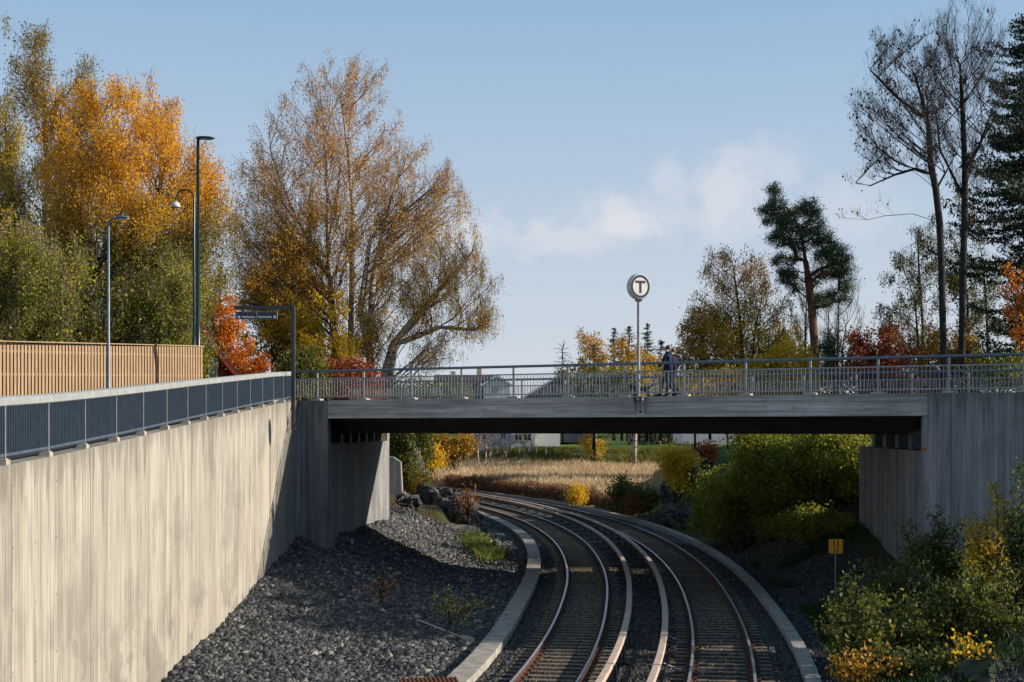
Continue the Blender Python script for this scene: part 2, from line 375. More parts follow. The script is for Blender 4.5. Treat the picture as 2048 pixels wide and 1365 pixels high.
RED = [(.12, .03, .015), (.24, .05, .02), (.34, .09, .025), (.42, .17, .03)]
YEL = [(.45, .27, .025), (.66, .42, .025), (.78, .53, .035), (.84, .64, .07)]
DGREEN = [(.02, .035, .012), (.035, .055, .018), (.06, .08, .025), (.10, .11, .03)]
SPRUCE = [(.012, .024, .016), (.022, .042, .024), (.038, .062, .03), (.06, .085, .035)]
PINE = [(.014, .035, .022), (.03, .065, .03), (.055, .10, .042), (.11, .15, .05)]

# ---------------------------------------------------------------- plants: branching grown towards tips inside a crown, leaves on the twigs
def face_attr(me, name, arr):
    a = me.attributes.new(name, 'FLOAT', 'FACE'); a.data.foreach_set('value', np.asarray(arr, dtype=np.float32))
def grow(trunks, tips, slope=.7, pen=1.2, step=.7, wig=.12, sag=0.0, g=rng):
    """trunks: list of polylines (k,3); tips (n,3). returns pos, parent, ntrunk"""
    cap = 400+sum(len(t)*12 for t in trunks)+len(tips)*14
    pos = np.zeros((cap, 3)); par = np.full(cap, -1, dtype=int); n = 0; istr = np.zeros(cap, dtype=bool)
    for tr in trunks:
        tr = np.asarray(tr, float); last = -1
        for i in range(len(tr)-1):
            k = max(1, int(np.linalg.norm(tr[i+1]-tr[i])/step))
            for j in range(k+(1 if i == len(tr)-2 else 0)):
                pos[n] = tr[i]+(tr[i+1]-tr[i])*j/k; par[n] = last; istr[n] = True; last = n; n += 1
    t0 = np.mean([np.asarray(t)[0] for t in trunks], axis=0)
    order = np.argsort(np.linalg.norm((tips-t0)*[1.2, 1.2, .55], axis=1)+g.normal(0, .6, len(tips)))
    minz = t0[2]
    for ti in order:
        t = tips[ti]; d = t-pos[:n]; dist = np.linalg.norm(d, axis=1); hor = np.hypot(d[:, 0], d[:, 1])
        cost = dist+pen*np.maximum(0, hor*slope-d[:, 2])+1e3*(pos[:n, 2] < minz+.12*(t[2]-minz))
        i = int(np.argmin(cost)); a = pos[i]; L_ = dist[i]
        if L_ < .05: continue
        k = max(1, int(math.ceil(L_/step)))
        if par[i] >= 0: dr = a-pos[par[i]]; dr = dr/(np.linalg.norm(dr)+1e-6)
        else: dr = np.array([0, 0, 1.])
        mid = (a+t)/2+dr*L_*.12+np.array([0, 0, L_*.08])+g.normal(0, wig, 3)*L_*.5
        last = i
        for j in range(1, k+1):
            s = j/k; q = (1-s)**2*a+2*s*(1-s)*mid+s*s*t
            if j < k: q = q+g.normal(0, wig*.25, 3)
            if n >= cap: break
            pos[n] = q; par[n] = last; last = n; n += 1
    return pos[:n], par[:n], istr[:n]
def limbs(trunks, targets, g, slope=1.0, l2=.36, l3=.34, n2=1.0, n3=1.0, up=.25, wig=.10, step=.5, lmin=.35, ang=.75):
    """forking tree: primaries leave the trunks and reach the targets, secondaries and twigs leave those"""
    pos = []; par = []; istr = []; dirs = []
    def add(p, q, t, d): pos.append(p); par.append(q); istr.append(t); dirs.append(d); return len(pos)-1
    tn = []
    for tr in trunks:
        tr = np.asarray(tr, float); last = -1; ids = []
        for i in range(len(tr)-1):
            d = tr[i+1]-tr[i]; L_ = np.linalg.norm(d); k = max(1, int(L_/step)); d = d/(L_+1e-9)
            for j in range(k+(1 if i == len(tr)-2 else 0)): last = add(tr[i]+(tr[i+1]-tr[i])*j/k, last, True, d); ids.append(last)
        tn.append(ids)
    allt = np.array([i for ids in tn for i in ids]); ap = np.array([pos[i] for i in allt]); zmin = ap[:, 2].min(); H = ap[:, 2].max()-zmin
    def branch(i0, d0, end, L_, first=False):
        a = pos[i0]; k = max(2, int(L_/step)); mid = a+d0*L_*.5; last = i0; out = []; prev = a
        off = np.zeros(3)
        for j in range(1, k+1):
            s = j/k; off = off+g.normal(0, wig*step*.6, 3); q = (1-s)**2*a+2*s*(1-s)*mid+s*s*end+off*(1 if j < k else .7); d = q-prev; n_ = np.linalg.norm(d)+1e-9
            last = add(q, last, False, d/n_); out.append(last); prev = q
        return out
    def perp(d):
        v = g.normal(0, 1, 3); v -= d*(v@d); return v/(np.linalg.norm(v)+1e-9)
    P1 = []
    for t in targets:
        hor = np.hypot(ap[:, 0]-t[0], ap[:, 1]-t[1]); want = t[2]-slope*hor
        c = np.abs(ap[:, 2]-want)+.35*hor+50*(ap[:, 2] < zmin+.10*H)+g.normal(0, .25, len(ap)); i0 = int(allt[np.argmin(c)]); a = pos[i0]; d = t-a; L_ = np.linalg.norm(d)
        if L_ < .3: continue
        o = d.copy(); o[2] = 0; o = o/(np.linalg.norm(o)+1e-9); d0 = dirs[i0]*.35+o*.75+np.array([0, 0, .25]); d0 /= np.linalg.norm(d0); P1.append((branch(i0, d0, t, L_, True), L_))
    for ids in tn:       # trunk tops also carry twigs
        P1.append((ids[int(len(ids)*.55):], min(4, H*.25)))
    S2 = []
    for nodes, L_ in P1:
        for q, i0 in enumerate(nodes):
            s = (q+1)/len(nodes)
            if s < .2 or g.random() > n2*(.55+.5*s): continue
            for _ in range(1 if g.random() < .75 else 2):
                l = max(lmin, L_*l2*(1.15-.75*s))*g.uniform(.6, 1.25); d = dirs[i0]*1.0+perp(dirs[i0])*ang+np.array([0, 0, up]); d /= np.linalg.norm(d)
                e = pos[i0]+d*l+np.array([0, 0, up*l*.25]); S2.append((branch(i0, d, e, l), l))
    for nodes, L_ in S2:
        for q, i0 in enumerate(nodes):
            if g.random() > n3: continue
            for _ in range(1 if g.random() < .7 else 2):
                l = max(lmin*.7, L_*l3*(1.2-.5*(q+1)/len(nodes)))*g.uniform(.6, 1.3); d = dirs[i0]*1.0+perp(dirs[i0])*ang+np.array([0, 0, up*.8]); d /= np.linalg.norm(d); branch(i0, d, pos[i0]+d*l, l)
    return np.array(pos), np.array(par), np.array(istr)
def radii(pos, par, rt, r0, ex=.42):
    n = len(pos); cnt = np.zeros(n); child = np.zeros(n, dtype=int)
    for i in range(n):
        if par[i] >= 0: child[par[i]] += 1
    cnt[child == 0] = 1
    # parents always precede children
    for i in range(n-1, -1, -1):
        if par[i] >= 0: cnt[par[i]] += cnt[i]
    mx = cnt.max(); e = math.log(r0/rt)/math.log(max(mx, 2)); e = max(e, ex*.6)
    return rt*cnt**e, cnt, child
def branch_mesh(name, pos, par, rad, cnt, k=5, rmin=.0, flare=1.0):
    n = len(pos); idx = np.where(par >= 0)[0]; idx = idx[rad[idx] >= rmin]; p = par[idx]
    # main child of each node
    main = {}
    for i in np.argsort(cnt): 
        if par[i] >= 0: main[par[i]] = i
    ism = np.array([main.get(q) == i for i, q in zip(idx, p)])
    d = pos[idx]-pos[p]; ln = np.linalg.norm(d, axis=1, keepdims=True)+1e-9; d = d/ln
    dd = np.zeros((n, 3)); dd[:, 2] = 1; dd[idx] = d
    ds = np.where(ism[:, None], dd[p], d); rs = np.where(ism, np.minimum(rad[p], rad[idx]*1.6), rad[idx]*1.15)
    def ring(c, dr, r):
        ref = np.tile([1., .13, .07], (len(c), 1)); x = ref-dr*(ref*dr).sum(1, keepdims=True); x /= np.linalg.norm(x, axis=1, keepdims=True)+1e-9; y = np.cross(dr, x)
        a = np.arange(k)*2*math.pi/k
        return c[:, None]+(x[:, None]*np.cos(a)[None, :, None]+y[:, None]*np.sin(a)[None, :, None])*r[:, None, None]
    A = ring(pos[p], ds, rs); B = ring(pos[idx], d, rad[idx]); m = len(idx)
    V = np.concatenate([A, B], axis=1).reshape(-1, 3); b = (np.arange(m)*2*k)[:, None]; j = np.arange(k); j2 = (j+1) % k
    Fc = np.stack([b+j, b+j2, b+k+j2, b+k+j], axis=2).reshape(-1, 4)
    me = mesh_np(name, V, Fc, True); face_attr(me, 'rad', np.repeat(rad[idx], k)); return me
def leaf_mesh(name, C, size, g=rng, hang=.4, aspect=.62, sv=.35, tilt=None):
    n = len(C); s = size*(1+g.uniform(-sv, sv, n))[:, None]
    a = g.normal(0, 1, (n, 3)); a[:, 2] -= hang*1.5; a /= np.linalg.norm(a, axis=1, keepdims=True)
    b = g.normal(0, 1, (n, 3)); b -= a*(a*b).sum(1, keepdims=True); b /= np.linalg.norm(b, axis=1, keepdims=True)
    p0 = C-a*s*.5; p2 = C+a*s*.5; p1 = C+b*s*aspect*.5-a*s*.06; p3 = C-b*s*aspect*.5-a*s*.06
    V = np.stack([p0, p1, p2, p3], 1).reshape(-1, 3); Fc = np.arange(4*n).reshape(-1, 4)
    me = mesh_np(name, V, Fc); face_attr(me, 'rnd', g.random(n)); return me
def strand_mesh(name, S, E_, w, g=rng):
    """thin hanging twigs as slim three-sided prisms"""
    n = len(S); d = E_-S; x = np.cross(d, g.normal(0, 1, (n, 3))); x /= np.linalg.norm(x, axis=1, keepdims=True)+1e-9
    y = np.cross(d, x); y /= np.linalg.norm(y, axis=1, keepdims=True)+1e-9
    V = []; 
    for a in range(3):
        c, s = math.cos(a*2.094), math.sin(a*2.094); V.append(S+(x*c+y*s)*w); 
    for a in range(3):
        c, s = math.cos(a*2.094), math.sin(a*2.094); V.append(E_+(x*c+y*s)*w*.5)
    V = np.stack(V, 1).reshape(-1, 3); b = (np.arange(n)*6)[:, None]; j = np.arange(3); j2 = (j+1) % 3
    return V, np.stack([b+j, b+j2, b+3+j2, b+3+j], axis=2).reshape(-1, 4)
def sample_profile(prof, base, Y, n, g=rng, depth=1.0, edge=.5, lobes=0):
    """prof: (v, uL, uR) in photo pixels at distance Y -> points local to base, filling an elliptical crown of that outline"""
    v = np.array([q[0] for q in prof], float); l = np.array([q[1] for q in prof], float); r = np.array([q[2] for q in prof], float)
    vv = np.linspace(v[0], v[-1], 200); w_ = np.interp(vv, v, r-l)**1.2; w_ = np.maximum(w_, 1); w_ /= w_.sum()
    pv = g.choice(vv, n, p=w_)+g.uniform(-1, 1, n)*(v[-1]-v[0])/400
    L_ = np.interp(pv, v, l); R_ = np.interp(pv, v, r)
    rr = g.random(n)**(1/(2+edge*2)); an = g.uniform(0, 2*math.pi, n)
    rr = rr*1.06; px = (L_+R_)/2+(R_-L_)/2*rr*np.cos(an); hw = (R_-L_)/2*Y/F*depth
    X = (px-CU)/F*Y; Yy = Y+hw*rr*np.sin(an); Z = CAMZ-(pv-HV)/F*Y
    Q = np.stack([X, Yy, Z], 1)-np.array(base)
    if lobes:      # gather the tips into boughs with gaps between them
        C = Q[g.choice(len(Q), lobes, replace=False)]; d = np.linalg.norm(Q[:, None]-C[None], axis=2); k = np.argmin(d, 1); f = g.uniform(.6, .92, n)[:, None]; Q = C[k]+(Q-C[k])*f
        Q[:, 2] -= .04*np.linalg.norm((Q-C[k])[:, :2], axis=1)**2
    return Q
def path_px(pts, base, Y, g=rng, dy=.0):
    return np.array([[X_(u, Y)-base[0], (Y-base[1])+g.normal(0, dy), Z_(v, Y)-base[2]] for u, v in pts])
def clumps(T, k, spread, g, droop=0):
    C = np.repeat(T, k, axis=0); o = g.normal(0, spread, C.shape); o[:, 2] *= .8
    if droop: o[:, 2] -= np.abs(g.normal(0, droop, len(C)))
    return C+o
def tree(name, label, base, trunks, tips, bark, leaf, nleaf, lsize, spread=.35, droop=0, rt=.012, r0=.25, slope=.7, step=.8, sides=5,
         cat='tree', group=None, strands=0, slen=.8, hang=.4, wig=.12, seed=1, leafsel=None, twig=0, aspect=.62, limb=None, updroop=-1):
    g = np.random.default_rng(seed)
    if limb is not None: pos, par, istr = limbs(trunks, tips, g, **limb)
    else: pos, par, istr = grow(trunks, tips, slope=slope, step=step, wig=wig, g=g)
    rad, cnt, child = radii(pos, par, rt, r0)
    root = thing(name, label, cat, base, group)
    me = branch_mesh('trunk', pos, par, rad, cnt, sides)
    if strands:
        T = pos[cnt <= 3]; T = T[g.integers(0, len(T), strands)]; T = T+g.normal(0, .12, T.shape)
        E_ = T+np.stack([g.normal(0, .22*slen, strands), g.normal(0, .22*slen, strands), updroop*np.abs(g.normal(slen, .5*slen, strands))], 1)
        ST = T; V, Fc = strand_mesh('x', T, E_, twig or .012, g)
        bmv = np.zeros(len(me.vertices)*3, dtype=np.float32); me.vertices.foreach_get('co', bmv); V0 = bmv.reshape(-1, 3)
        F0 = np.zeros(len(me.loops), dtype=np.int32); me.loops.foreach_get('vertex_index', F0); F0 = F0.reshape(-1, 4)
        ra = np.zeros(len(me.polygons), dtype=np.float32); me.attributes['rad'].data.foreach_get('value', ra)
        me2 = mesh_np('trunk', np.vstack([V0, V]), np.vstack([F0, Fc+len(V0)]), True); face_attr(me2, 'rad', np.concatenate([ra, np.full(len(Fc), .01)])); me = me2
    link('trunk', me, M[bark], root)
    if nleaf:
        T = pos[(cnt <= 4) & (~istr)]
        if leafsel is not None: T = T[leafsel(T, g)]
        if strands:      # half of the leaves hang along the twigs
            q = g.integers(0, len(ST), len(T)*2); f_ = g.random((len(q), 1)); T = np.vstack([T, ST[q]+(E_[q]-ST[q])*f_])
        k = g.integers(0, len(T), nleaf); C = T[k]+g.normal(0, spread, (nleaf, 3))*[1, 1, .75]
        if droop: C[:, 2] -= np.abs(g.normal(0, droop, nleaf))
        link('crown', leaf_mesh('crown', C, lsize, g, hang, aspect), M[leaf] if isinstance(leaf, str) else leaf, root)
    return root
def copy_thing(r, loc, rz=0, scale=1, label=None, group=None):
    c = r.copy(); COL.objects.link(c); c.location = loc; c.rotation_euler = (0, 0, rz); c.scale = (scale,)*3 if isinstance(scale, (int, float)) else scale
    if label: c['label'] = label
    if group: c['group'] = group
    for ch in [o for o in bpy.data.objects if o.parent == r]:
        d = ch.copy(); COL.objects.link(d); d.parent = c
        for gch in [o for o in bpy.data.objects if o.parent == ch]:
            e = gch.copy(); COL.objects.link(e); e.parent = d
    return c
def spruce(name, label, base, H, Rb, leaf='spruceleaf', seed=1, dens=1.0, group=None, start=.08, needle=.16, droop=.35, ragged=.25, bark='darkbark', power=.9):
    g = np.random.default_rng(seed); root = thing(name, label, 'conifer', base, group)
    nb = MB(); nb.tube([(0, 0, -.5), (0, 0, H*.5), (0, 0, H)], [H*.014+.03, H*.008+.02, .012], 7)
    S = []; E_ = []; C = []
    z = H*start
    while z < H*.985:
        f = 1-(z/H); r = Rb*(f**power)*(1+g.normal(0, ragged*.4))+.12
        nbr = int(5+3*g.random()*dens)
        for q in range(nbr):
            a = g.uniform(0, 2*math.pi); L_ = max(.12, r*(1+g.normal(0, ragged)))
            d = np.array([math.cos(a), math.sin(a), 0]); p0 = np.array([0, 0, z+g.normal(0, .08)])
            k = max(2, int(L_/.28)); prev = p0
            for j in range(1, k+1):
                s = j/k; q_ = p0+d*L_*s+np.array([0, 0, -droop*L_*(s-.9*s*s)*1.3+(.1*L_*s*s)])
                S.append(prev); E_.append(q_); m = int((5+L_*1.2)*dens); wd = .10+.22*L_*.35*(1-s*.7)
                c = prev+(q_-prev)*g.random((m, 1))+g.normal(0, 1, (m, 3))*[wd, wd, .05]-np.array([0, 0, .5])*np.abs(g.normal(0, .13, (m, 1)))
                C.append(c); prev = q_
        z += .26+.16*H/12*(.5+f)
    V, Fc = strand_mesh('x', np.array(S), np.array(E_), .018, g)
    nb.add(V.tolist(), Fc.tolist()); me = nb.mesh('trunk', True); link('trunk', me, M[bark], root)
    C = np.vstack(C); link('crown', leaf_mesh('crown', C, needle, g, .5, .34), M[leaf], root); return root

# ---------------------------------------------------------------- track geometry: curves about one centre, s = length along the curve
CX0, CY0 = -180.0, 64.0
SS = np.array([-80, -30, -15, 0, 15, 30, 50, 130.])
RT = {'L1': [182.9, 182.55, 182.32, 182.39, 182.63, 182.88, 183.05, 183.2], 'R1': [184.4, 184.08, 183.85, 183.95, 184.24, 184.52, 184.68, 184.8],
      'C1': [184.9, 184.78, 184.63, 184.84, 185.22, 185.6, 185.9, 186.2], 'C2': [186.1, 185.9, 185.78, 185.97, 186.30, 186.60, 186.8, 187.1],
      'L2': [186.9, 186.67, 186.6, 186.76, 187.02, 187.3, 187.55, 187.8], 'R2': [188.5, 188.22, 188.14, 188.36, 188.70, 188.95, 189.15, 189.4],
      'DL': [181.6, 181.2, 180.78, 180.97, 181.36, 181.55, 181.6, 181.7], 'DR': [189.9, 189.6, 189.44, 189.78, 190.3, 190.7, 190.85, 191.1]}
_sg = np.linspace(-80, 130, 421)
def _sm(v):
    y = np.interp(_sg, SS, v); k = np.hanning(33); k /= k.sum(); p = np.pad(y, 16, mode='edge'); return np.convolve(p, k, 'valid')
RT = {k: _sm(v) for k, v in RT.items()}
RT['T1'] = (RT['L1']+RT['R1'])/2; RT['T2'] = (RT['L2']+RT['R2'])/2
def rr(k, s): return float(np.interp(s, _sg, RT[k]))
def tp(k, s, dr=0.0, z=0.0):
    ph = s/185; r = rr(k, s)+dr; return Vector((CX0+r*math.cos(ph), CY0+r*math.sin(ph), z))
def tdir(s): ph = s/185; return Vector((-math.sin(ph), math.cos(ph), 0))
def sw(X, Y):
    """along-track length and offset from the left track"""
    ph = np.arctan2(Y-CY0, X-CX0); s = ph*185; r = np.hypot(X-CX0, Y-CY0); return s, r-np.interp(s, _sg, RT['T1'])

# ---------------------------------------------------------------- bridge line and abutment lines
def by(X): return 53.39-.5555*X                       # near edge of the bridge
BD = Vector((1, -.5555, 0)).normalized(); BN = Vector((BD.y, -BD.x, 0))*-1   # along the edge; away from the camera
if BN.y < 0: BN = -BN
ZD, ZF, ZG = 7.10, 6.37, 5.76                         # deck edge top, edge beam bottom, girder bottom
WALLX = -8.8
DA = .085
def xl(Y): return WALLX if Y < 59.0 else -7.45+DA*(Y-57.5)
def sstep(x, a, b): t = np.clip((x-a)/(b-a), 0, 1); return t*t*(3-2*t)
def vnoise(X, Y, s, seed=0):
    """smooth value noise"""
    x = np.asarray(X)*s; y = np.asarray(Y)*s; xi = np.floor(x); yi = np.floor(y); fx = x-xi; fy = y-yi; fx = fx*fx*(3-2*fx); fy = fy*fy*(3-2*fy)
    def h(a, b): q = np.sin(a*127.1+b*311.7+seed*74.7)*43758.5453; return q-np.floor(q)
    return (h(xi, yi)*(1-fx)+h(xi+1, yi)*fx)*(1-fy)+(h(xi, yi+1)*(1-fx)+h(xi+1, yi+1)*fx)*fy-.5
def ground(X, Y):
    """height and ground type (0 stone, 1 soil, 2 lawn, 3 dry field)"""
    X = np.asarray(X, float); Y = np.asarray(Y, float)
    s, w_ = sw(X, Y); sc_ = np.clip(s, -80, 130)
    bed = np.where(np.abs(w_) < 1.45, -.215, -.27); d2 = np.interp(sc_, _sg, RT['T2']-RT['T1']); bed = np.where(np.abs(w_-d2) < 1.45, -.215, bed)
    z = bed.copy(); ty = np.zeros_like(z); ty0 = np.where((np.abs(w_) < 1.35) | (np.abs(w_-d2) < 1.35), -1.0, 0.0)
    wl = np.interp(sc_, _sg, RT['DL']-RT['T1'])-.45; wr = np.interp(sc_, _sg, RT['DR']-RT['T1'])+.35
    # left: gravel slope up to the wall foot
    zf = np.interp(Y, [20, 30, 36, 40, 45, 52, 58, 66, 76], [-.7, -.62, -.5, -.2, .2, .86, 1.42, 1.45, 1.3])
    xL = np.where(Y < 59, WALLX, -7.45+DA*(Y-57.5)); ph = sc_/185; xd = CX0+(np.interp(sc_, _sg, RT['T1'])+wl)*np.cos(ph)
    t = np.clip((w_-wl)/np.minimum(xL-xd, -.5), 0, 1.0)
    zl = -.3+(zf+.3)*t**np.interp(Y, [40, 58, 68], [1.1, 1.6, 2.6])
    far = sstep(Y, 76, 81)*(1-sstep(Y, 128, 140))
    zb = -.3+1.9*sstep(-(w_-wl), 2.8, 4.4)+.8*sstep(-(w_-wl), 5, 7)+4.2*sstep(-(w_-wl), 6.5, 10.5)
    zl = zl*(1-far)+zb*far
    gone = sstep(Y, 128, 150); zl = zl*(1-gone)+(-.2)*gone
    ty = ty0*1.0; left = w_ < wl
    z = np.where(left, zl, z); ty = np.where(left, sstep(Y, 70, 78)*(1-sstep(Y, 130, 150))*1.0, ty)
    # right: bank
    a = w_-wr
    hb = 4.8*(1-sstep(Y, 84, 104))
    zr = -.3+np.minimum(hb, .12*np.clip(a, 0, 1.2)+.62*np.clip(a-1.2, 0, 30))
    near = 1-sstep(Y, 44, 60)
    zr_near = -.3+.10*np.clip(a, 0, 2)+.30*np.clip(a-1.6, 0, 4.5)+.62*np.clip(a-6.1, 0, 11.2)*np.interp(Y, [38, 41.5], [.3, 1.0])
    zr = zr*(1-near)+zr_near*near
    right = a > 0
    z = np.where(right, zr, z)
    fld = sstep(Y, 92, 104)
    ty = np.where(right, np.where(Y < 62, .9*sstep(a, 1.2, 3), 1.0)+fld*2.0*0, ty)
    # far field, bank, lawn
    farz = -.1+.6*sstep(Y, 140, 172)+2.5*sstep(Y+vnoise(X, Y, .05, 5)*6, 172, 188)+2.1*sstep(Y, 188, 232)+.25*sstep(Y, 232, 300)
    out = ((w_ > wr) | (Y > 136)) & (Y > 92)
    kf = sstep(Y, 96, 112)*(w_ > wr)+(Y > 140)*(w_ <= wr)
    kf = np.clip(kf, 0, 1)
    # a high shoulder stays to the far right and far left
    z = np.where(out, z*(1-kf)+farz*kf, z)
    ty = np.where(out & (kf > .3), 3.0*(1-sstep(Y, 166, 172))+1.0*sstep(Y, 166, 172)+sstep(Y+X*.25, 186, 192)*1.0, ty)
    sh = sstep(X-.12*Y, 4.5, 9)*sstep(Y, 92, 104)*(1-sstep(Y, 190, 230)); z = np.maximum(z, 6.0*sh-.3*(1-sh))*(sh > 0)+z*(sh <= 0)
    shl = sstep(-X-.085*Y, 2.5, 8)*sstep(Y, 100, 120)*(1-sstep(Y, 190, 230)); z = np.where(shl > 0, np.maximum(z, 6.0*shl-.3), z); ty = np.where((shl > .2) & (ty > 2.2), 1.0, ty)
    # left plateau behind the wall and abutment
    pl = X < xL-.12-1.4*np.clip(Y-72.2, 0, 10)
    zp = np.minimum(np.interp(Y, WY, WZ)-.05, 7.0)-(Y > 58)*np.clip((Y-76)*.02, 0, 1.0)
    zp = np.where(X < -10.5, zp, zp)
    z = np.where(pl & (Y < 76), zp, z); ty = np.where(pl & (Y < 76), 1.0, ty)
    z = np.where((Y >= 76), np.maximum(z, 6.3*sstep(-(X+10.0), 0, 3.0)-.3), z)
    # road embankment behind the right abutment
    q = (Y-by(X)); on = (X > 15.1+.09*(Y-46)) & (q > 2.2) & (q < 13.0); z = np.where(on, 6.75, z)
    rough = vnoise(X, Y, .45, 1)*.22+vnoise(X, Y, 1.4, 2)*.10
    z = z+rough*np.where((w_ > wl-.2) & (w_ < wr+.2), 0, 1)*np.where(pl & (Y < 62), .1, 1)*np.clip(np.minimum(np.abs(w_-wl), np.abs(w_-wr)), 0, 1)
    return z, ty
def gz(x, y): return float(ground(np.array([x]), np.array([y]))[0][0])

dx = np.concatenate([-np.geomspace(1500, 12, 34), -np.arange(11.5, .4, -.6), [-.14, -.10, 0.0], np.arange(.25, 26.6, .25), np.arange(27.2, 40, .8), np.geomspace(41, 1500, 30)])
yy_ = np.concatenate([[-60, -30, -10], np.arange(0, 24, 1.0), np.arange(24, 57.9, .35), [58.4, 58.8, 59.02], np.arange(59.4, 104, .45), np.arange(104, 150, 1.0), np.arange(150, 240, 2.0), np.geomspace(242, 3500, 30)])
xlv = np.array([xl(y) for y in yy_]); xlv = np.where(yy_ > 82, xl(82), xlv)
GX = xlv[:, None]+dx[None, :]; GY = np.repeat(yy_[:, None], len(dx), 1)
GZ, GT = ground(GX, GY)
ny, nx = GX.shape; Vg = np.stack([GX, GY, GZ], 2).reshape(-1, 3)
ii = (np.arange(ny-1)[:, None]*nx+np.arange(nx-1)[None, :]).ravel(); Fg = np.stack([ii, ii+1, ii+nx+1, ii+nx], 1)
gme = mesh_np('ground', Vg, Fg, True); ga = gme.attributes.new('gtype', 'FLOAT', 'POINT'); ga.data.foreach_set('value', GT.ravel().astype(np.float32))
tag(link('ground', gme, M['ground']), kind='structure')

# footpath up the ramp behind the guardrail
mb = MB(); rows = [( (WALLX-.32, y, walltop(y)-.03), (WALLX-4.2, y, walltop(y)-.03)) for y in np.arange(4, 58.1, 1.5)]
for i in range(len(rows)-1):
    a, b = rows[i]; c, d = rows[i+1]; mb.add([a, b, d, c], [(0, 1, 2, 3)])
tag(mb.obj('footpath', M['asphalt']), kind='structure')

# ---------------------------------------------------------------- retaining wall
mb = MB(); ring = []
for y in list(np.arange(2, 57.9, .8))+[58.26]:
    zt = walltop(y); ring.append([Vector((WALLX, y, -1.8)), Vector((WALLX, y, zt-.02)), Vector((WALLX-.02, y, zt)), Vector((WALLX-.34, y, zt+.01)), Vector((WALLX-.34, y, -1.8))])
mb.loft(ring)
t = mb.obj('retaining_wall', M['wall']); tag(t, 'long pale sunlit board-marked concrete retaining wall with drip stains, rising beside the gravel', 'retaining wall')

# guardrail on the wall: post every 2.33 m
g_root = thing('guardrail', 'steel guardrail with dense dark bars and pale handrail on the sunlit retaining wall', 'railing', (WALLX-.14, 11, walltop(11)))
def gl(x, y, z): return Vector((x, y-11, z-walltop(11)))
py = [10.9+2.333*i for i in range(20)]; py = [y for y in py if y < 57]
mb = MB(); ys = list(np.arange(8.8, 57.3, 1.2))+[57.35]; RH = 1.17
ring = [[gl(-.085, y, walltop(y)+RH-.035), gl(.085, y, walltop(y)+RH-.035), gl(.085, y, walltop(y)+RH+.005), gl(.02, y, walltop(y)+RH+.03), gl(-.085, y, walltop(y)+RH+.03)] for y in ys]
mb.loft(ring)
ring = [[gl(.06, y, walltop(y)+RH-.13), gl(.092, y, walltop(y)+RH-.13), gl(.092, y, walltop(y)+RH-.03), gl(.06, y, walltop(y)+RH-.03)] for y in ys]; mb.loft(ring)
mb.obj('handrail', M['galvlight'], g_root)
for i, y in enumerate(py):
    z = walltop(y); mb = MB()
    mb.box(gl(.03, y, z+.62), (.09, .05, 1.06)); mb.obj('post', M['galv'], g_root)
    mb = MB(); mb.box(gl(.02, y, z+.045), (.2, .2, .09)); mb.box(gl(.02, y, z+.10), (.15, .13, .016)); mb.obj('base_pad', M['mortar'], g_root)
ye = py+[57.3]
for i in range(len(ye)-1):
    y0, y1 = ye[i]+.04, ye[i+1]-.04; mb = MB()
    def seg(off, zo, w__, h__):
        mb.bar(gl(off, y0, walltop(y0)+zo), gl(off, y1, walltop(y1)+zo), w__, h__)
    seg(.045, .17, .05, .05); seg(.045, 1.04, .04, .04)
    n = int((y1-y0)/.085)
    for k in range(n+1):
        y = y0+(y1-y0)*k/n; mb.bar(gl(.045, y, walltop(y)+.19), gl(.045, y, walltop(y)+1.03), .045, .012, up=Vector((0, 1, 0)))
    mb.obj('bar_panel', M['shadebar'], g_root)

# ---------------------------------------------------------------- the bridge
br = thing('concrete_bridge', 'wide grey board-marked concrete road bridge crossing over the two railway tracks', 'bridge', (0, 53.4, 0))
def bl(p): return Vector(p)-Vector((0, 53.4, 0))
def bp(X, off, z):   # point at X along the near edge, off metres back from it (measured along the abutments)
    y = by(X); return bl((X+DA*off, y+off, z))
DW = 13.9
XL_, XR_ = -7.45, 13.42
# edge beam, near
mb = MB()
def beam(x0, x1, o0, o1, z0, z1):
    mb.add([bp(x0, o0, z0), bp(x1, o0, z0), bp(x1, o1, z0), bp(x0, o1, z0), bp(x0, o0, z1), bp(x1, o0, z1), bp(x1, o1, z1), bp(x0, o1, z1)],
           [(3, 2, 1, 0), (4, 5, 6, 7), (0, 1, 5, 4), (1, 2, 6, 5), (2, 3, 7, 6), (3, 0, 4, 7)])
beam(XL_, XR_, 0, .45, ZF, ZD); mb.obj('edge_beam', M['fascia'], br)
mb = MB(); beam(XL_, XR_, DW-.45, DW, ZF, ZD); mb.obj('edge_beam', M['fascia'], br)
# deck and curved girder: cross-section lofted along the span
def xsec(X):
    pts = [(.45, ZD-.12), (.45, ZF+.02), (1.0, ZF-.03), (1.7, ZF-.16), (2.3, ZF-.36), (2.75, ZG+.07), (3.2, ZG), (DW-3.2, ZG), (DW-2.75, ZG+.07), (DW-2.3, ZF-.36), (DW-1.7, ZF-.16), (DW-1.0, ZF-.03), (DW-.45, ZF+.02), (DW-.45, ZD-.12)]
    return [bp(X, o, z) for o, z in pts]
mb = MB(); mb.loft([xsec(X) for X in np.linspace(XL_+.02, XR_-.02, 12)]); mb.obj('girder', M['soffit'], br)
mb = MB(); beam(-24, XL_-.9, .6, DW-.6, 6.72, 6.94); beam(XL_-.9, XR_+1.0, .47, DW-.47, 6.985, 7.02); beam(XR_+1.0, 40, .6, DW-.6, 6.80, 6.99); mb.obj('roadway', M['asphalt'], br)
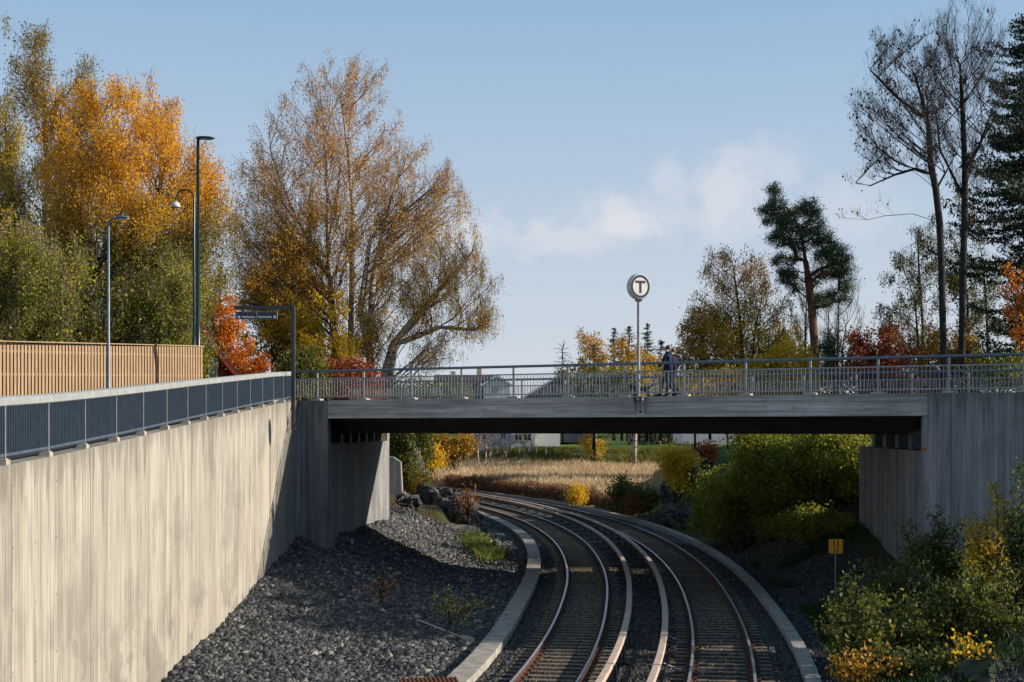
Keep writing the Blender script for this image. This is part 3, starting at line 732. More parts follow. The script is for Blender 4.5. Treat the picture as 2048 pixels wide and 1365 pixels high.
# abutments: front faces under the bridge, wing faces towards the camera
def wallbox(mb, pts, z0, z1):
    n = len(pts); V = [bl((p[0], p[1], z0)) for p in pts]+[bl((p[0], p[1], z1)) for p in pts]
    mb.add(V, [tuple(range(n-1, -1, -1)), tuple(range(n, 2*n))]+[(i, (i+1) % n, n+(i+1) % n, n+i) for i in range(n)])
def al_(X0, Y0, d): return (X0+DA*d, Y0+d)
LY = by(XL_); RY = by(XR_)
# left: wing + low seat wall + back wall over the seat
mb = MB()
e = .004
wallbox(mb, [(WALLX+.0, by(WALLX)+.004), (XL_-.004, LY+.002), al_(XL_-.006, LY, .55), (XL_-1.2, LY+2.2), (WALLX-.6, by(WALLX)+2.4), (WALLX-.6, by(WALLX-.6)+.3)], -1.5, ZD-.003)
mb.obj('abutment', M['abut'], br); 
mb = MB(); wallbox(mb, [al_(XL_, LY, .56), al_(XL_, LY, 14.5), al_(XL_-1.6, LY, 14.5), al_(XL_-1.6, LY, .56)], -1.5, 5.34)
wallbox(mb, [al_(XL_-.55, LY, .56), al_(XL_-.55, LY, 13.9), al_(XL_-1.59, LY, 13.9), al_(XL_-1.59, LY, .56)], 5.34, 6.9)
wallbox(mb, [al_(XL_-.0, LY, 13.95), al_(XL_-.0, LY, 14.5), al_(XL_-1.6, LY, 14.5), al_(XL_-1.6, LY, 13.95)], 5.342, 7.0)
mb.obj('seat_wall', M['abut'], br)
mb = MB()
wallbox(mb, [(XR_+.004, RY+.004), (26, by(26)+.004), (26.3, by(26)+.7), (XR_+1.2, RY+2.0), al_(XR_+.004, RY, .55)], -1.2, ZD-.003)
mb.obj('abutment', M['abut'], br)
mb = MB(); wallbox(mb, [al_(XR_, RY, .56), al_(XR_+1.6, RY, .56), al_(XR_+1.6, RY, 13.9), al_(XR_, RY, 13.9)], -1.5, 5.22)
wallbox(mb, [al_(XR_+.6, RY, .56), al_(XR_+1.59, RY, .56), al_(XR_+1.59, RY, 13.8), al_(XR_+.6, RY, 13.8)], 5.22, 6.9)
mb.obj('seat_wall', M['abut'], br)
# slim ledge at the corner and the red light on it
mb = MB(); wallbox(mb, [(XR_-.10, RY+.05), (XR_+.003, RY+.02), al_(XR_+.003, RY, .5), al_(XR_-.10, RY, .5)], -1.2, ZF-.02); mb.obj('corner_strip', M['abut'], br)
# bearings
for sx, X0, Y0, n in ((1, XL_-.3, LY, 5), (-1, XR_+.3, RY, 4)):
    for k in range(n):
        x, y = al_(X0, Y0, 3.4+k*(DW-6.4)/(n-1)); mb = MB(); mb.box(bl((x, y, 5.5)), (.4, .45, .5)); mb.obj('bearing', M['darkgalv'], br)
mb = MB(); p = P(1850, 899, 45.6); mb.tube([p+Vector((0, -.05, 0)), p+Vector((0, .12, 0))], .055, 10)
rl = mb.obj('marker_lamp', simple('red_lens', (.5, .03, .01), .3, .5, 0, .1, 8)); tag(rl, 'tiny red round marker lamp at the corner of the right abutment under the bridge', 'lamp')

# railings of the bridge
def railing(label, X0, X1, off, x_first, spacing, lit):
    root = thing('bridge_railing', label, 'railing', (0, 53.4, 0))
    def q(X, z, o=0): return bp(X, off+o, z)
    nrm = Vector((.486, .874, 0))
    mb = MB(); mb.tube([q(X, 8.29) for X in np.linspace(X0, X1, 12)], .052, 10); mb.obj('handrail', M['darkgalv'], root, smooth_=True)
    xs = []; X = x_first
    while X > X0+.1: X -= spacing
    X += spacing
    while X < X1: xs.append(X); X += spacing
    for X in xs:
        mb = MB(); a = Matrix.Rotation(-math.atan(.5555), 3, 'Z')
        mb.box(q(X, 7.67), (.075, .06, 1.2), a); mb.box(q(X, 8.24), (.05, .05, .1), a)
        mb.obj('post', M['galv'], root)
        mb = MB(); mb.box(q(X, 7.13), (.42, .30, .06), a); mb.box(q(X, 7.17), (.26, .2, .02), a); mb.obj('base_pad', M['mortar'], root)
    ends = [X0]+xs+[X1]
    for i in range(len(ends)-1):
        a, b = ends[i]+.035, ends[i+1]-.035
        if b-a < .3: continue
        mb = MB(); mb.bar(q(a, 7.99), q(b, 7.99), .03, .045); mb.bar(q(a, 7.24), q(b, 7.24), .03, .045)
        n = max(2, round((b-a)/.123))
        for k in range(n+1):
            X = a+(b-a)*k/n; mb.bar(q(X, 7.25), q(X, 7.98), .016, .016, up=nrm)
        mb.obj('bar_panel', M['galv'], root)
        # diamond wire mesh behind the bars
        mb = MB(); H_ = .72; st = .075; k = a-H_*.6
        while k < b:
            for sgn in (1, -1):
                u0, u1 = (k, k+H_*.6) if sgn > 0 else (k+H_*.6, k)
                z0, z1 = 7.26, 7.26+H_
                # clip
                if u1 > u0:
                    if u0 < a: z0 += (a-u0)/(u1-u0)*(z1-z0); u0 = a
                    if u1 > b: z1 = z0+(b-u0)/(u1-u0)*(z1-z0); u1 = b
                    if u1 <= u0: continue
                else:
                    if u1 < a: z1 = z0+(u0-a)/(u0-u1)*(z1-z0); u1 = a
                    if u0 > b: z0 += (u0-b)/(u0-u1)*(z1-z0); u0 = b
                    if u1 >= u0: continue
                mb.bar(q(u0, z0, .03), q(u1, z1, .03), .0035, .0035)
            k += st
        mb.obj('wire_mesh', M['darkgalv'], root)
    return root
railing('near railing of the bridge, with round handrail, above the grey edge beam', -9.2, 22.5, .16, 2.05, 2.0, True)
railing('far railing of the bridge, seen through the near railing', -9.5, 26, DW-.16, 1.3, 2.0, False)

# ---------------------------------------------------------------- sign helpers
def text_obj(name, s, size, mat, parent, Mw, depth=.003, align='CENTER', bold=0.0):
    cu = bpy.data.curves.new('lettering', 'FONT'); cu.body = s; cu.size = size; cu.align_x = align; cu.align_y = 'CENTER'; cu.extrude = depth; cu.offset = bold; cu.resolution_u = 6
    to = bpy.data.objects.new('lettering', cu); COL.objects.link(to); bpy.context.view_layer.update()
    me = bpy.data.meshes.new_from_object(to.evaluated_get(bpy.context.evaluated_depsgraph_get())); COL.objects.unlink(to); bpy.data.objects.remove(to)
    me.transform(Mw); me.name = name; me.materials.clear(); return link(name, me, mat, parent)
def disc(mb, Mw, r, z0, z1, n=40, r_in=0):
    o = [Mw @ Vector((r*math.cos(a), r*math.sin(a), z)) for z in (z0, z1) for a in [2*math.pi*k/n for k in range(n)]]
    if not r_in: mb.add(o, [tuple(range(n-1, -1, -1)), tuple(range(n, 2*n))]+[(k, (k+1) % n, n+(k+1) % n, n+k) for k in range(n)])
    else:
        i_ = [Mw @ Vector((r_in*math.cos(a), r_in*math.sin(a), z)) for z in (z0, z1) for a in [2*math.pi*k/n for k in range(n)]]
        Fs = []
        for k in range(n):
            k2 = (k+1) % n; Fs += [(n+k, n+k2, 3*n+k2, 3*n+k), (k, 2*n+k, 2*n+k2, k2), (k, k2, n+k2, n+k), (2*n+k, 3*n+k, 3*n+k2, 2*n+k2)]
        mb.add(o+i_, Fs)
def facing(nrm, pos):
    """matrix whose local z is the outward normal and y is up"""
    z = Vector(nrm).normalized(); y = Vector((0, 0, 1)); x = y.cross(z).normalized(); y = z.cross(x)
    m = Matrix((x, y, z)).transposed().to_4x4(); m.translation = Vector(pos); return m

# round metro sign on its pole, bracketed to the edge beam
tx = X_(1276, 50.9); tY = by(tx)-.20; ts = thing('metro_sign', 'round white metro sign with blue ring and letter T on a tall grey pole', 'sign', (tx, tY, 6.55))
T0 = Vector((tx, tY, 6.55)); sc_t = F/tY
zc = Z_(574, tY)
mb = MB(); mb.tube([(0, 0, .45), (0, 0, zc-6.55-.5)], [.062, .055], 12); mb.tube([(0, 0, .42), (0, 0, .52)], .10, 12); mb.obj('pole', M['galv'], ts, smooth_=False)
mb = MB(); mb.box((0, 0, zc-6.55-.46), (.24, .14, .12)); mb.obj('collar', M['darkgalv'], ts)
Mf = facing((.42, -.9, 0), (0, 0, zc-6.55))
mb = MB(); rings = []
for r_, zz in ((.36, -.13), (.42, -.115), (.437, -.07), (.44, 0), (.437, .07), (.42, .115), (.40, .128)):
    rings.append([Mf @ Vector((r_*math.cos(a), r_*1.06*math.sin(a), zz)) for a in [2*math.pi*k/40 for k in range(40)]])
mb.loft(rings); mb.obj('drum', M['signrim'], ts, smooth_=False)
mb = MB(); disc(mb, Mf @ Matrix.Diagonal((1, 1.06, 1, 1)), .398, .12, .134); mb.obj('face', M['signwhite'], ts)
mb = MB(); disc(mb, Mf @ Matrix.Diagonal((1, 1.06, 1, 1)), .388, .13, .139, 48, .305); mb.obj('ring', M['blue'], ts)
mb = MB(); 
def rect(mb, Mw, x0, x1, y0, y1, z0, z1): mb.add([Mw @ Vector((x, y, z)) for x in (x0, x1) for y in (y0, y1) for z in (z0, z1)], [(0, 1, 3, 2), (4, 6, 7, 5), (0, 4, 5, 1), (2, 3, 7, 6), (0, 2, 6, 4), (1, 5, 7, 3)])
rect(mb, Mf, -.205, .205, .115, .205, .13, .140); rect(mb, Mf, -.047, .047, -.235, .1145, .13, .140); mb.obj('letter', M['blue'], ts)
mb = MB(); a = Matrix.Rotation(-math.atan(.5555), 3, 'Z')
mb.box(a @ Vector((0, .175, .22)), (.46, .02, .66), a)
for s_ in (-1, 1): mb.prism([a @ Vector((s_*.17, .16, .53)), a @ Vector((s_*.17, .16, -.1)), a @ Vector((s_*.17, -.14, .53))], a @ Vector((-.012, 0, 0)), a @ Vector((.012, 0, 0)))
mb.box(a @ Vector((0, .02, .545)), (.5, .36, .025), a); mb.obj('bracket', M['galvlight'], ts)
mb = MB()
for s_ in (-1, 1): 
    for z in (-.03, .4): mb.tube([a @ Vector((s_*.2, .17, z)), a @ Vector((s_*.2, .14, z))], .02, 6)
mb.tube([a @ Vector((0, .17, .0)), a @ Vector((0, .13, .0))], .045, 8); mb.tube([a @ Vector((0, .1, .5)), a @ Vector((.0, .13, .02))], .012, 6)
mb.obj('bolt', M['black'], ts)

# gantry with the direction sign over the end of the ramp
gy = 55.6; gx = X_(586.5, gy); gn = thing('sign_gantry', 'dark grey right-angled steel gantry where the retaining wall meets the bridge', 'gantry', (gx, gy, Z_(860, gy)))
g0 = Vector((gx, gy, Z_(860, gy))); zt = Z_(612, gy)-g0.z
mb = MB(); mb.box((0, 0, zt/2), (.15, .15, zt)); mb.obj('post', M['anthracite'], gn, bevel=.006)
mb = MB(); mb.box((-1.19, 0, zt-.075), (2.22, .14, .15)); mb.obj('beam', M['anthracite'], gn, bevel=.006)
mb = MB(); mb.box((0, .12, .35), (.11, .12, .5)); mb.obj('wall_bracket', M['darkgalv'], gn)
ds = thing('direction_sign', 'small navy two-panel direction sign with white names hanging under the gantry beam', 'sign', (X_(513, gy), gy, Z_(631.5, gy)))
sx = 84/F*gy
mb = MB(); mb.box((0, 0, 0), (sx, .10, .30)); mb.obj('case', M['galv'], ds, bevel=.004)
for k, (u0, u1) in enumerate(((474.3, 512.3), (515.3, 554))):
    a_, b_ = X_(u0, gy)-X_(513, gy), X_(u1, gy)-X_(513, gy); mb = MB(); mb.box(((a_+b_)/2, -.052, 0), (b_-a_, .012, .258)); pnl = mb.obj('panel', M['navy'], ds)
    Mx = Matrix.Translation(((a_+b_)/2+(.09 if k == 0 else -.09), -.0595, -.058)) @ Matrix.Rotation(R(90), 4, 'X')
    text_obj('lettering', 'Bekkestua' if k == 0 else 'Høvikveien', .118, M['white'], pnl, Mx, .002, bold=.0015)
    cx_ = a_+.085 if k == 0 else b_-.085; mb = MB(); Mc = facing((0, -1, 0), (cx_, -.0585, -.058)); disc(mb, Mc, .052, 0, .004, 20)
    mb.obj('arrow_disc', M['white'], pnl); mb = MB(); disc(mb, Mc, .020, .004, .007, 3); mb.obj('arrow', M['navy'], pnl)
for dxx in (-.55, .55):
    mb = MB(); mb.box((dxx, 0, .20), (.03, .03, .13)); mb.obj('hanger', M['darkgalv'], ds)

# lamps
def lamp_pole(u, vtop, Y, zb, r0, r1, n=12):
    x = X_(u, Y); return x, Z_(vtop, Y)-zb
Yl = 44.0; zb = walltop(Yl)-.05; x, h = lamp_pole(217, 440, Yl, zb, 0, 0)
l1 = thing('street_lamp', 'short grey street lamp with a small flat head standing before the wooden fence', 'lamp', (x, Yl, zb))
mb = MB(); mb.tube([(0, 0, 0), (0, 0, 1.1), (0, 0, 1.12), (0, 0, h-.12), (.03, 0, h-.03), (.14, -.02, h+.03), (.3, -.05, h+.06)], [.062, .062, .05, .042, .036, .03, .03], 10); mb.obj('pole', M['darkgalv'], l1, smooth_=True)
def lamp_head(mb, x0, z0, L_, w_, t_, yd=-.1, droop=0):
    rings = []
    for f, s_, tt in ((0, .45, .5), (.12, .8, .9), (.4, 1, 1), (.75, .95, .85), (1, .6, .35)):
        c = Vector((x0+L_*f, yd*f, z0-droop*f)); rings.append([c+Vector((0, w_*s_/2*math.cos(a_), t_*tt/2*math.sin(a_)*(1 if math.sin(a_) > 0 else .35))) for a_ in [2*math.pi*k/12 for k in range(12)]])
    mb.loft(rings)
mb = MB(); lamp_head(mb, .24, h+.055, .42, .22, .15, -.06); mb.obj('lamp_head', M['darkgalv'], l1, smooth_=True)
mb = MB(); mb.box((.48, -.04, h+.02), (.24, .14, .012)); mb.obj('lens', M['lampwhite'], l1)
Yl = 63.5; zb = 7.0; x, h = lamp_pole(396, 281, Yl, zb, 0, 0)
l2 = thing('street_lamp', 'tallest street lamp, dark green pole with a flat head, behind the fence', 'lamp', (x, Yl, zb))
mb = MB(); mb.tube([(0, 0, -.3), (0, 0, 3.5), (0, 0, 3.52), (0, 0, h)], [.13, .12, .10, .065], 12); mb.tube([(0, 0, h-.1), (0, 0, h+.04), (.12, 0, h+.06)], [.07, .06, .05], 8); mb.obj('pole', M['greenblack'], l2, smooth_=True)
mb = MB(); lamp_head(mb, -.08, h+.08, .84, .3, .24, -.1, .03); mb.obj('lamp_head', M['greenblack'], l2, smooth_=True)
mb = MB(); mb.box((.40, -.06, h+.025), (.46, .2, .03)); mb.obj('lens', M['lampwhite'], l2)
Yl = 62.5; x, h = lamp_pole(388, 410, Yl, zb, 0, 0)
l3 = thing('street_lamp', 'swan-neck street lamp with a white bell shade, left of the tallest lamp', 'lamp', (x, Yl, zb))
top = h+.25; r_ = .40
pts = [(0, 0, -.3), (0, 0, 3.0), (0, 0, 3.02), (0, 0, top)]+[(-r_+r_*math.cos(a_), 0, top+r_*1.05*math.sin(a_)) for a_ in [math.pi*k/10 for k in range(1, 10)]]+[(-2*r_, 0, top-.02), (-2*r_+.0, 0, top-.12)]
mb = MB(); mb.tube(pts, [.09, .085, .06, .052]+[.04]*11, 10); mb.obj('pole', M['greenblack'], l3, smooth_=True)
mb = MB(); rings = [[Vector((-2*r_+rad_*math.cos(a_), rad_*math.sin(a_), top+zz)) for a_ in [2*math.pi*k/20 for k in range(20)]] for rad_, zz in ((.04, -.08), (.06, -.13), (.15, -.17), (.20, -.26), (.215, -.36), (.20, -.365), (.12, -.36))]
mb.loft(rings); mb.obj('bell_shade', M['lampwhite'], l3, smooth_=True)

# wooden fence
def mat_wood():
    m, t, b = newmat('larch_slats', .75, .25); p = worldpos(t, (1, 1, .12)); n = noise(t, p, 14, 5)
    at = t.nodes.new('ShaderNodeAttribute'); at.attribute_name = 'slat'
    c = ramp(t, n, [(.3, (.27, .18, .105)), (.7, (.41, .29, .18))]); c = mixc(t, mth(t, 'MULTIPLY', at.outputs['Fac'], .55), c, (.30, .19, .12))
    kn = smooth(t, noise(t, worldpos(t, (1, 1, .5)), 16, 2), .7, .76); c = mixc(t, mth(t, 'MULTIPLY', kn, .7), c, (.10, .05, .03))
    t.links.new(c, b.inputs['Base Color']); return m
M['wood'] = mat_wood(); M['fencedark'] = simple('dark_fence_back', (.035, .028, .022), .9, .2, 0, .2, 4)
fa = Vector((-17.7, 47.6, 0)); fb = Vector((X_(405, 58.8), 58.8, 0)); fd = (fb-fa); fl = fd.length; fd = fd/fl; fn = Vector((fd.y, -fd.x, 0))
fa2 = fa-fd*2.6; fl2 = fl+2.6
wf = thing('wooden_fence', 'tall fence of upright honey-coloured wooden slats with a thin cap board, behind the ramp guardrail', 'fence', (fa2.x, fa2.y, 6.4))
def ftop(d): return float(np.interp(d-2.6, [0, fl], [Z_(688, 47.6)-.0, Z_(692.5, 58.8)]))-6.4
pitch = .172; n = int(fl2/pitch); bay = 14
for b0 in range(0, n, bay):
    mb = MB(); tone = []; slb = []
    for k in range(b0, min(b0+bay, n)):
        d = (k+.5)*pitch; h = ftop(d); c = fd*d
        q0 = len(mb.f)
        mb.box(c+Vector((0, 0, h/2-.02))+fn*.03, (.108, .03, h-.03), Matrix((fd, fn, Vector((0, 0, 1)))).transposed()); tone += [random.random()**2]*(len(mb.f)-q0)
    me = bpy.data.meshes.new('slat_panel'); me.from_pydata(mb.v, [], mb.f); me.update(); face_attr(me, 'slat', tone); link('slat_panel', me, M['wood'], wf)
    mb = MB(); d = b0*pitch; h = ftop(d); mb.box(fd*d+Vector((0, 0, h/2-.04))-fn*.07, (.1, .1, h-.08), Matrix((fd, fn, Vector((0, 0, 1)))).transposed()); mb.obj('fence_post', M['fencedark'], wf)
mb = MB()
for z_ in (.5, 1.3, 2.1): mb.bar(fd*0-fn*.005+Vector((0, 0, z_)), fd*fl2-fn*.005+Vector((0, 0, z_+.45)), .04, .09)
mb.obj('rear_rail', M['wood'], wf)
mb = MB(); mb.bar(Vector((0, 0, ftop(0)+.0))+fn*.02, fd*fl2+Vector((0, 0, ftop(fl2)))+fn*.02, .11, .035)
mb.obj('cap_board', M['wood'], wf)
mb = MB(); mb.add([fn*-.06, fd*fl2-fn*.06, fd*fl2-fn*.06+Vector((0, 0, ftop(fl2)-.05)), Vector((0, 0, ftop(0)-.05))-fn*.06, fn*-.075, fd*fl2-fn*.075, fd*fl2-fn*.075+Vector((0, 0, ftop(fl2)-.05)), Vector((0, 0, ftop(0)-.05))-fn*.075], [(0, 1, 2, 3), (7, 6, 5, 4), (0, 4, 5, 1), (3, 2, 6, 7), (0, 3, 7, 4), (1, 5, 6, 2)])
mb.obj('backing_board', M['fencedark'], wf)

# red cabin with flared gable
cy = 74.0; cabin = thing('red_cabin', 'dark red wooden cabin with steep flared roof and one white-framed window, behind the fence end', 'cabin', (X_(395, cy), cy, 7.0), None, R(20))
def cp(u, v, dy=0): q = P(u, v, cy); return Vector((q.x-X_(395, cy), dy, q.z-7.0))
outl = [cp(u, v) for u, v in ((330, 860), (330, 735), (352, 712), (372, 680), (400, 640), (414, 665), (428, 690), (444, 716), (462, 738), (484, 758), (484, 860))]
M['redwood'] = simple('red_painted_boards', (.24, .022, .018), .75, .25, 0, .3, 3); M['roofdark'] = simple('dark_roof', (.03, .025, .024), .85, .2, 0, .3, 3)
M['reddark'] = simple('red_barge_board', (.16, .015, .013), .75, .25, 0, .3, 3)
mb = MB(); mb.prism(outl, (0, 0, 0), (0, 7, 0))
for k in range(26):
    u = 402+k*3.4; vv = np.interp(u, [400, 414, 428, 444, 462, 484], [640, 665, 690, 716, 738, 758])+9
    if vv < 850: q = cp(u, vv); mb.box((q.x, -.012, (q.z+cp(u, 860).z)/2), (.03, .026, q.z-cp(u, 860).z))
mb.obj('gable_wall', M['redwood'], cabin)
rp = [(v.x, v.z) for v in outl[1:-1]]; mb = MB()
for i in range(len(rp)-1):
    (x0, z0), (x1, z1) = rp[i], rp[i+1]; d = Vector((x1-x0, 0, z1-z0)).normalized(); nn = Vector((-d.z, 0, d.x))
    if nn.z < 0: nn = -nn
    mb.add([Vector((x0, -.45, z0)), Vector((x1, -.45, z1)), Vector((x1, 7.4, z1)), Vector((x0, 7.4, z0))], [(0, 1, 2, 3)])
    q = [Vector((x0, 0, z0))+nn*.0, Vector((x1, 0, z1))+nn*.0, Vector((x1, 0, z1))+nn*.11, Vector((x0, 0, z0))+nn*.11]; mb.prism(q, (0, -.45, 0), (0, 7.4, 0))
mb.obj('roof', M['roofdark'], cabin)
mb = MB()
for i in range(len(rp)-1):
    (x0, z0), (x1, z1) = rp[i], rp[i+1]; d = Vector((x1-x0, 0, z1-z0)).normalized(); nn = Vector((d.z, 0, -d.x))
    if nn.z > 0: nn = -nn
    mb.prism([Vector((x0, 0, z0)), Vector((x1, 0, z1)), Vector((x1, 0, z1))+nn*.18, Vector((x0, 0, z0))+nn*.18], (0, -.49, 0), (0, -.455, 0))
mb.obj('barge_board', M['reddark'], cabin)
w0, w1 = cp(417, 716), cp(433, 757); wx, wz = (w0.x+w1.x)/2, (w0.z+w1.z)/2; ww, wh = w1.x-w0.x, w0.z-w1.z
M['glass'] = simple('dark_window_glass', (.05, .07, .09), .08, .6, 0, .2, 2); M['whitepaint'] = simple('white_painted_wood', (.72, .71, .69), .6, .3, 0, .08, 3)
mb = MB(); mb.box((wx, -.03, wz), (ww-.08, .02, wh-.08)); wn_ = mb.obj('window', M['glass'], cabin)
mb = MB()
for s_ in (-1, 1): mb.box((wx+s_*ww/2, -.045, wz), (.07, .06, wh+.07)); mb.box((wx, -.045, wz+s_*wh/2), (ww-.07, .055, .07))
mb.obj('window_frame', M['whitepaint'], wn_)

# ---------------------------------------------------------------- tracks
def rail_mesh(key, root, off):
    prof = [(-.07, 0), (.07, 0), (.07, .015), (.012, .04), (.012, .115), (.036, .125), (.036, .158), (-.036, .158), (-.036, .125), (-.012, .115), (-.012, .04), (-.07, .015)]
    S = np.arange(-66, 100, 1.2); V = []; Fs = []; mi = []; n = len(prof)
    for s in S:
        ph = s/185; r = rr(key, s)
        for a_, b_ in prof: V.append((CX0+(r+a_)*math.cos(ph)-off.x, CY0+(r+a_)*math.sin(ph)-off.y, b_-.158-off.z))
    for i in range(len(S)-1):
        for k in range(n):
            Fs.append((i*n+k, i*n+(k+1) % n, (i+1)*n+(k+1) % n, (i+1)*n+k)); mi.append(1 if k == 6 else 0)
    me = bpy.data.meshes.new('rail'); me.from_pydata(V, [], Fs); me.polygons.foreach_set('material_index', mi); me.update()
    me.materials.append(M['railside']); me.materials.append(M['railtop']); return link('rail', me, None, root)
mb = MB(); prof = [(-.12, 0), (.12, 0), (.095, .09), (-.095, .09)]
ring = [[Vector((x_, a_, b_-.245)) for a_, b_ in prof] for x_ in (-1.27, 1.27)]; mb.loft(ring)
sl_me = mb.mesh('sleeper', bevel=.012); sl_me.materials.append(M['sleeper']); 
mb = MB()
for x_ in (0.0,):
    for s_ in (-1, 1): mb.box((x_+s_*.115, 0, -.135), (.085, .14, .05)); mb.tube([(x_+s_*.12, .03, -.12), (x_+s_*.12, .03, -.075)], .018, 6)
    mb.box((x_, 0, -.154), (.34, .17, .02))
fa_me = mb.mesh('fastening'); fa_me.materials.append(M['fasten'])
for key, ra, rb, lab in (('T1', 'L1', 'R1', 'left one of the two curving railway tracks, beside the wide concrete walkway'), ('T2', 'L2', 'R2', 'right one of the two curving railway tracks, beside the narrow concrete walkway')):
    org = tp(key, -20); tr = thing('railway_track', lab, 'railway track', org, 'railway tracks')
    rail_mesh(ra, tr, org); rail_mesh(rb, tr, org)
    s = -37.0; k = 0; rest = MB()
    while s < 96:
        p = tp(key, s)-org; rz = s/185
        if k < 100:
            o = link('sleeper', sl_me, None, tr, p); o.rotation_euler = (0, 0, rz)
            for x_ in (-.77, .77): link('fastening', fa_me, None, o, (x_, 0, 0))
        else:
            a = Matrix.Rotation(rz, 3, 'Z'); rest.box(p+Vector((0, 0, -.2)), (2.54, .24, .09), a)
            if k < 220:
                for x_ in (-.77, .77): rest.box(p+a @ Vector((x_, 0, -.14)), (.34, .14, .03), a)
        s += .60; k += 1
    ro = rest.obj('sleeper', M['sleeper'], tr); ro['kind'] = 'stuff'
# conductor rails with cover boards
for key, lab, side in (('C1', 'conductor rail under a pale pinkish cover board, beside the left track', -1), ('C2', 'conductor rail under a pale pinkish cover board, beside the right track', 1)):
    org = tp(key, -20); tr = thing('conductor_rail', lab, 'conductor rail', org, 'covered conductor rails')
    s = -60
    while s < 98:
        e_ = s+4.9; mb = MB(); ring = []
        for q in np.linspace(s, e_, 6):
            rd = Vector((math.cos(q/185), math.sin(q/185), 0)); c = tp(key, q)-org
            ring.append([c+rd*a_+Vector((0, 0, b_)) for a_, b_ in ((-.088, .225), (.088, .225), (.092, .305), (.075, .325), (-.075, .325), (-.092, .305))])
        mb.loft(ring)
        # joint strap
        c = tp(key, s)-org; a = Matrix.Rotation(s/185, 3, 'Z'); mb.box(c+Vector((0, 0, .274)), (.20, .07, .112), a); mb.obj('cover_board', M['cover'], tr); s += 5.0
    s = -60; mb2 = MB(); k = 0
    while s < 96:
        c = tp(key, s, -side*.14)-org; a = Matrix.Rotation(s/185, 3, 'Z'); mb = MB(); mb.box(c+Vector((0, 0, .03)), (.045, .09, .5), a); mb.box(c+a @ Vector((side*.35, 0, -.17)), (.95, .10, .05), a)
        mb.obj('support_bracket', M['black'], tr); s += 3.0
    mb = MB(); mb.tube([tp(key, q, 0, .10)-org for q in np.arange(-60, 98, 1.5)], .035, 6); mb.obj('conductor', M['railside'], tr)
    if side > 0:
        s = -38
        while s < 30:
            c = tp(key, s, .10, .0)-org; mb = MB(); a = Matrix.Rotation(s/185, 3, 'Z'); mb.tube([c+a @ Vector((0, 0, .12)), c+a @ Vector((.3, .25, -.05)), c+a @ Vector((.55, .3, -.10))], .02, 6); mb.obj('cable', M['darkgalv'], tr); s += 4.7
# concrete cable troughs that serve as walkways
for key, wd, lab, lid in (('DL', .60, 'wide pale concrete walkway of trough lids curving beside the left track', .72), ('DR', .36, 'narrow grey concrete walkway of trough lids curving beside the right track', .6)):
    org = tp(key, -20); tr = thing('cable_trough', lab, 'walkway', org)
    s = -40 if key == 'DL' else -45; k = 0; far_ = MB()
    while s < 96:
        mb = MB() if k < 99 else far_; ring = []; zt = -.02+random.uniform(-.006, .006); jj = random.uniform(-.008, .008)
        for q in (s+.008, s+lid-.008):
            rd = Vector((math.cos(q/185), math.sin(q/185), 0)); c = tp(key, q)-org
            ring.append([c+rd*(a_*wd/2+jj)+Vector((0, 0, b_)) for a_, b_ in ((-1, zt-.07), (1, zt-.07), (1, zt-.01), (.97, zt), (-.97, zt), (-1, zt-.01))])
        mb.loft(ring)
        if k < 99: mb.obj('lid', M['lid'], tr)
        s += lid; k += 1
    o = far_.obj('lid', M['lid'], tr); o['kind'] = 'stuff'
    mb = MB(); ring = []
    for q in np.arange(-45, 98, .8):
        rd = Vector((math.cos(q/185), math.sin(q/185), 0)); c = tp(key, q)-org; ring.append([c+rd*(a_*wd/2)+Vector((0, 0, b_)) for a_, b_ in ((-.94, -.4), (.94, -.4), (.94, -.098), (-.94, -.098))])
    mb.loft(ring); mb.obj('trough', M['lid'], tr)
# low rusty grating at the bottom edge and the pale pole lying on the stones
gp = P(858, 1372, 33.2); gp.z = .02; gt = MB(); gt.box((0, 0, 0), (1.35, 1.0, .06))
for k in range(14): gt.box((-.64+.1*k, 0, .045), (.03, 1.0, .03))
tag(gt.obj('rusty_grating', M['grating'], None, gp), 'rust-brown ribbed metal plate lying left of the wide walkway at the bottom edge', 'grating').rotation_euler = (0, 0, R(8))

# ---------------------------------------------------------------- stones
def stones(name, X, Y, Z, size, mat, g=rng, flat=.7):
    n = len(X); cube = np.array([[sx, sy, sz] for sx in (-1, 1) for sy in (-1, 1) for sz in (-1, 1)], float)*.5
    V = cube[None]*(1+g.uniform(-.45, .25, (n, 8, 3))); sz = (size*(1+g.uniform(-.5, .6, n)))[:, None, None]*np.stack([np.ones(n), g.uniform(.6, 1, n), g.uniform(.35, flat, n)], 1)[:, None, :]
    V = V*sz; q = g.normal(0, 1, (n, 4)); q[:, 0] += 1.2; q /= np.linalg.norm(q, axis=1, keepdims=True); a, b, c, d = q.T
    Rm = np.stack([np.stack([1-2*(c*c+d*d), 2*(b*c-a*d), 2*(b*d+a*c)], 1), np.stack([2*(b*c+a*d), 1-2*(b*b+d*d), 2*(c*d-a*b)], 1), np.stack([2*(b*d-a*c), 2*(c*d+a*b), 1-2*(b*b+c*c)], 1)], 1)
    V = np.einsum('nij,nkj->nki', Rm, V)+np.stack([X, Y, Z], 1)[:, None]
    Fq = np.array([(0, 1, 3, 2), (4, 6, 7, 5), (0, 4, 5, 1), (2, 3, 7, 6), (0, 2, 6, 4), (1, 5, 7, 3)])
    Fc = (np.arange(n)*8)[:, None, None]+Fq[None]; me = mesh_np(name, V.reshape(-1, 3), Fc.reshape(-1, 4)); face_attr(me, 'rnd', np.repeat(g.random(n), 6)); return me
n = 220000; X = rng.uniform(-8.9, 3, n); Y = rng.uniform(29, 98, n)
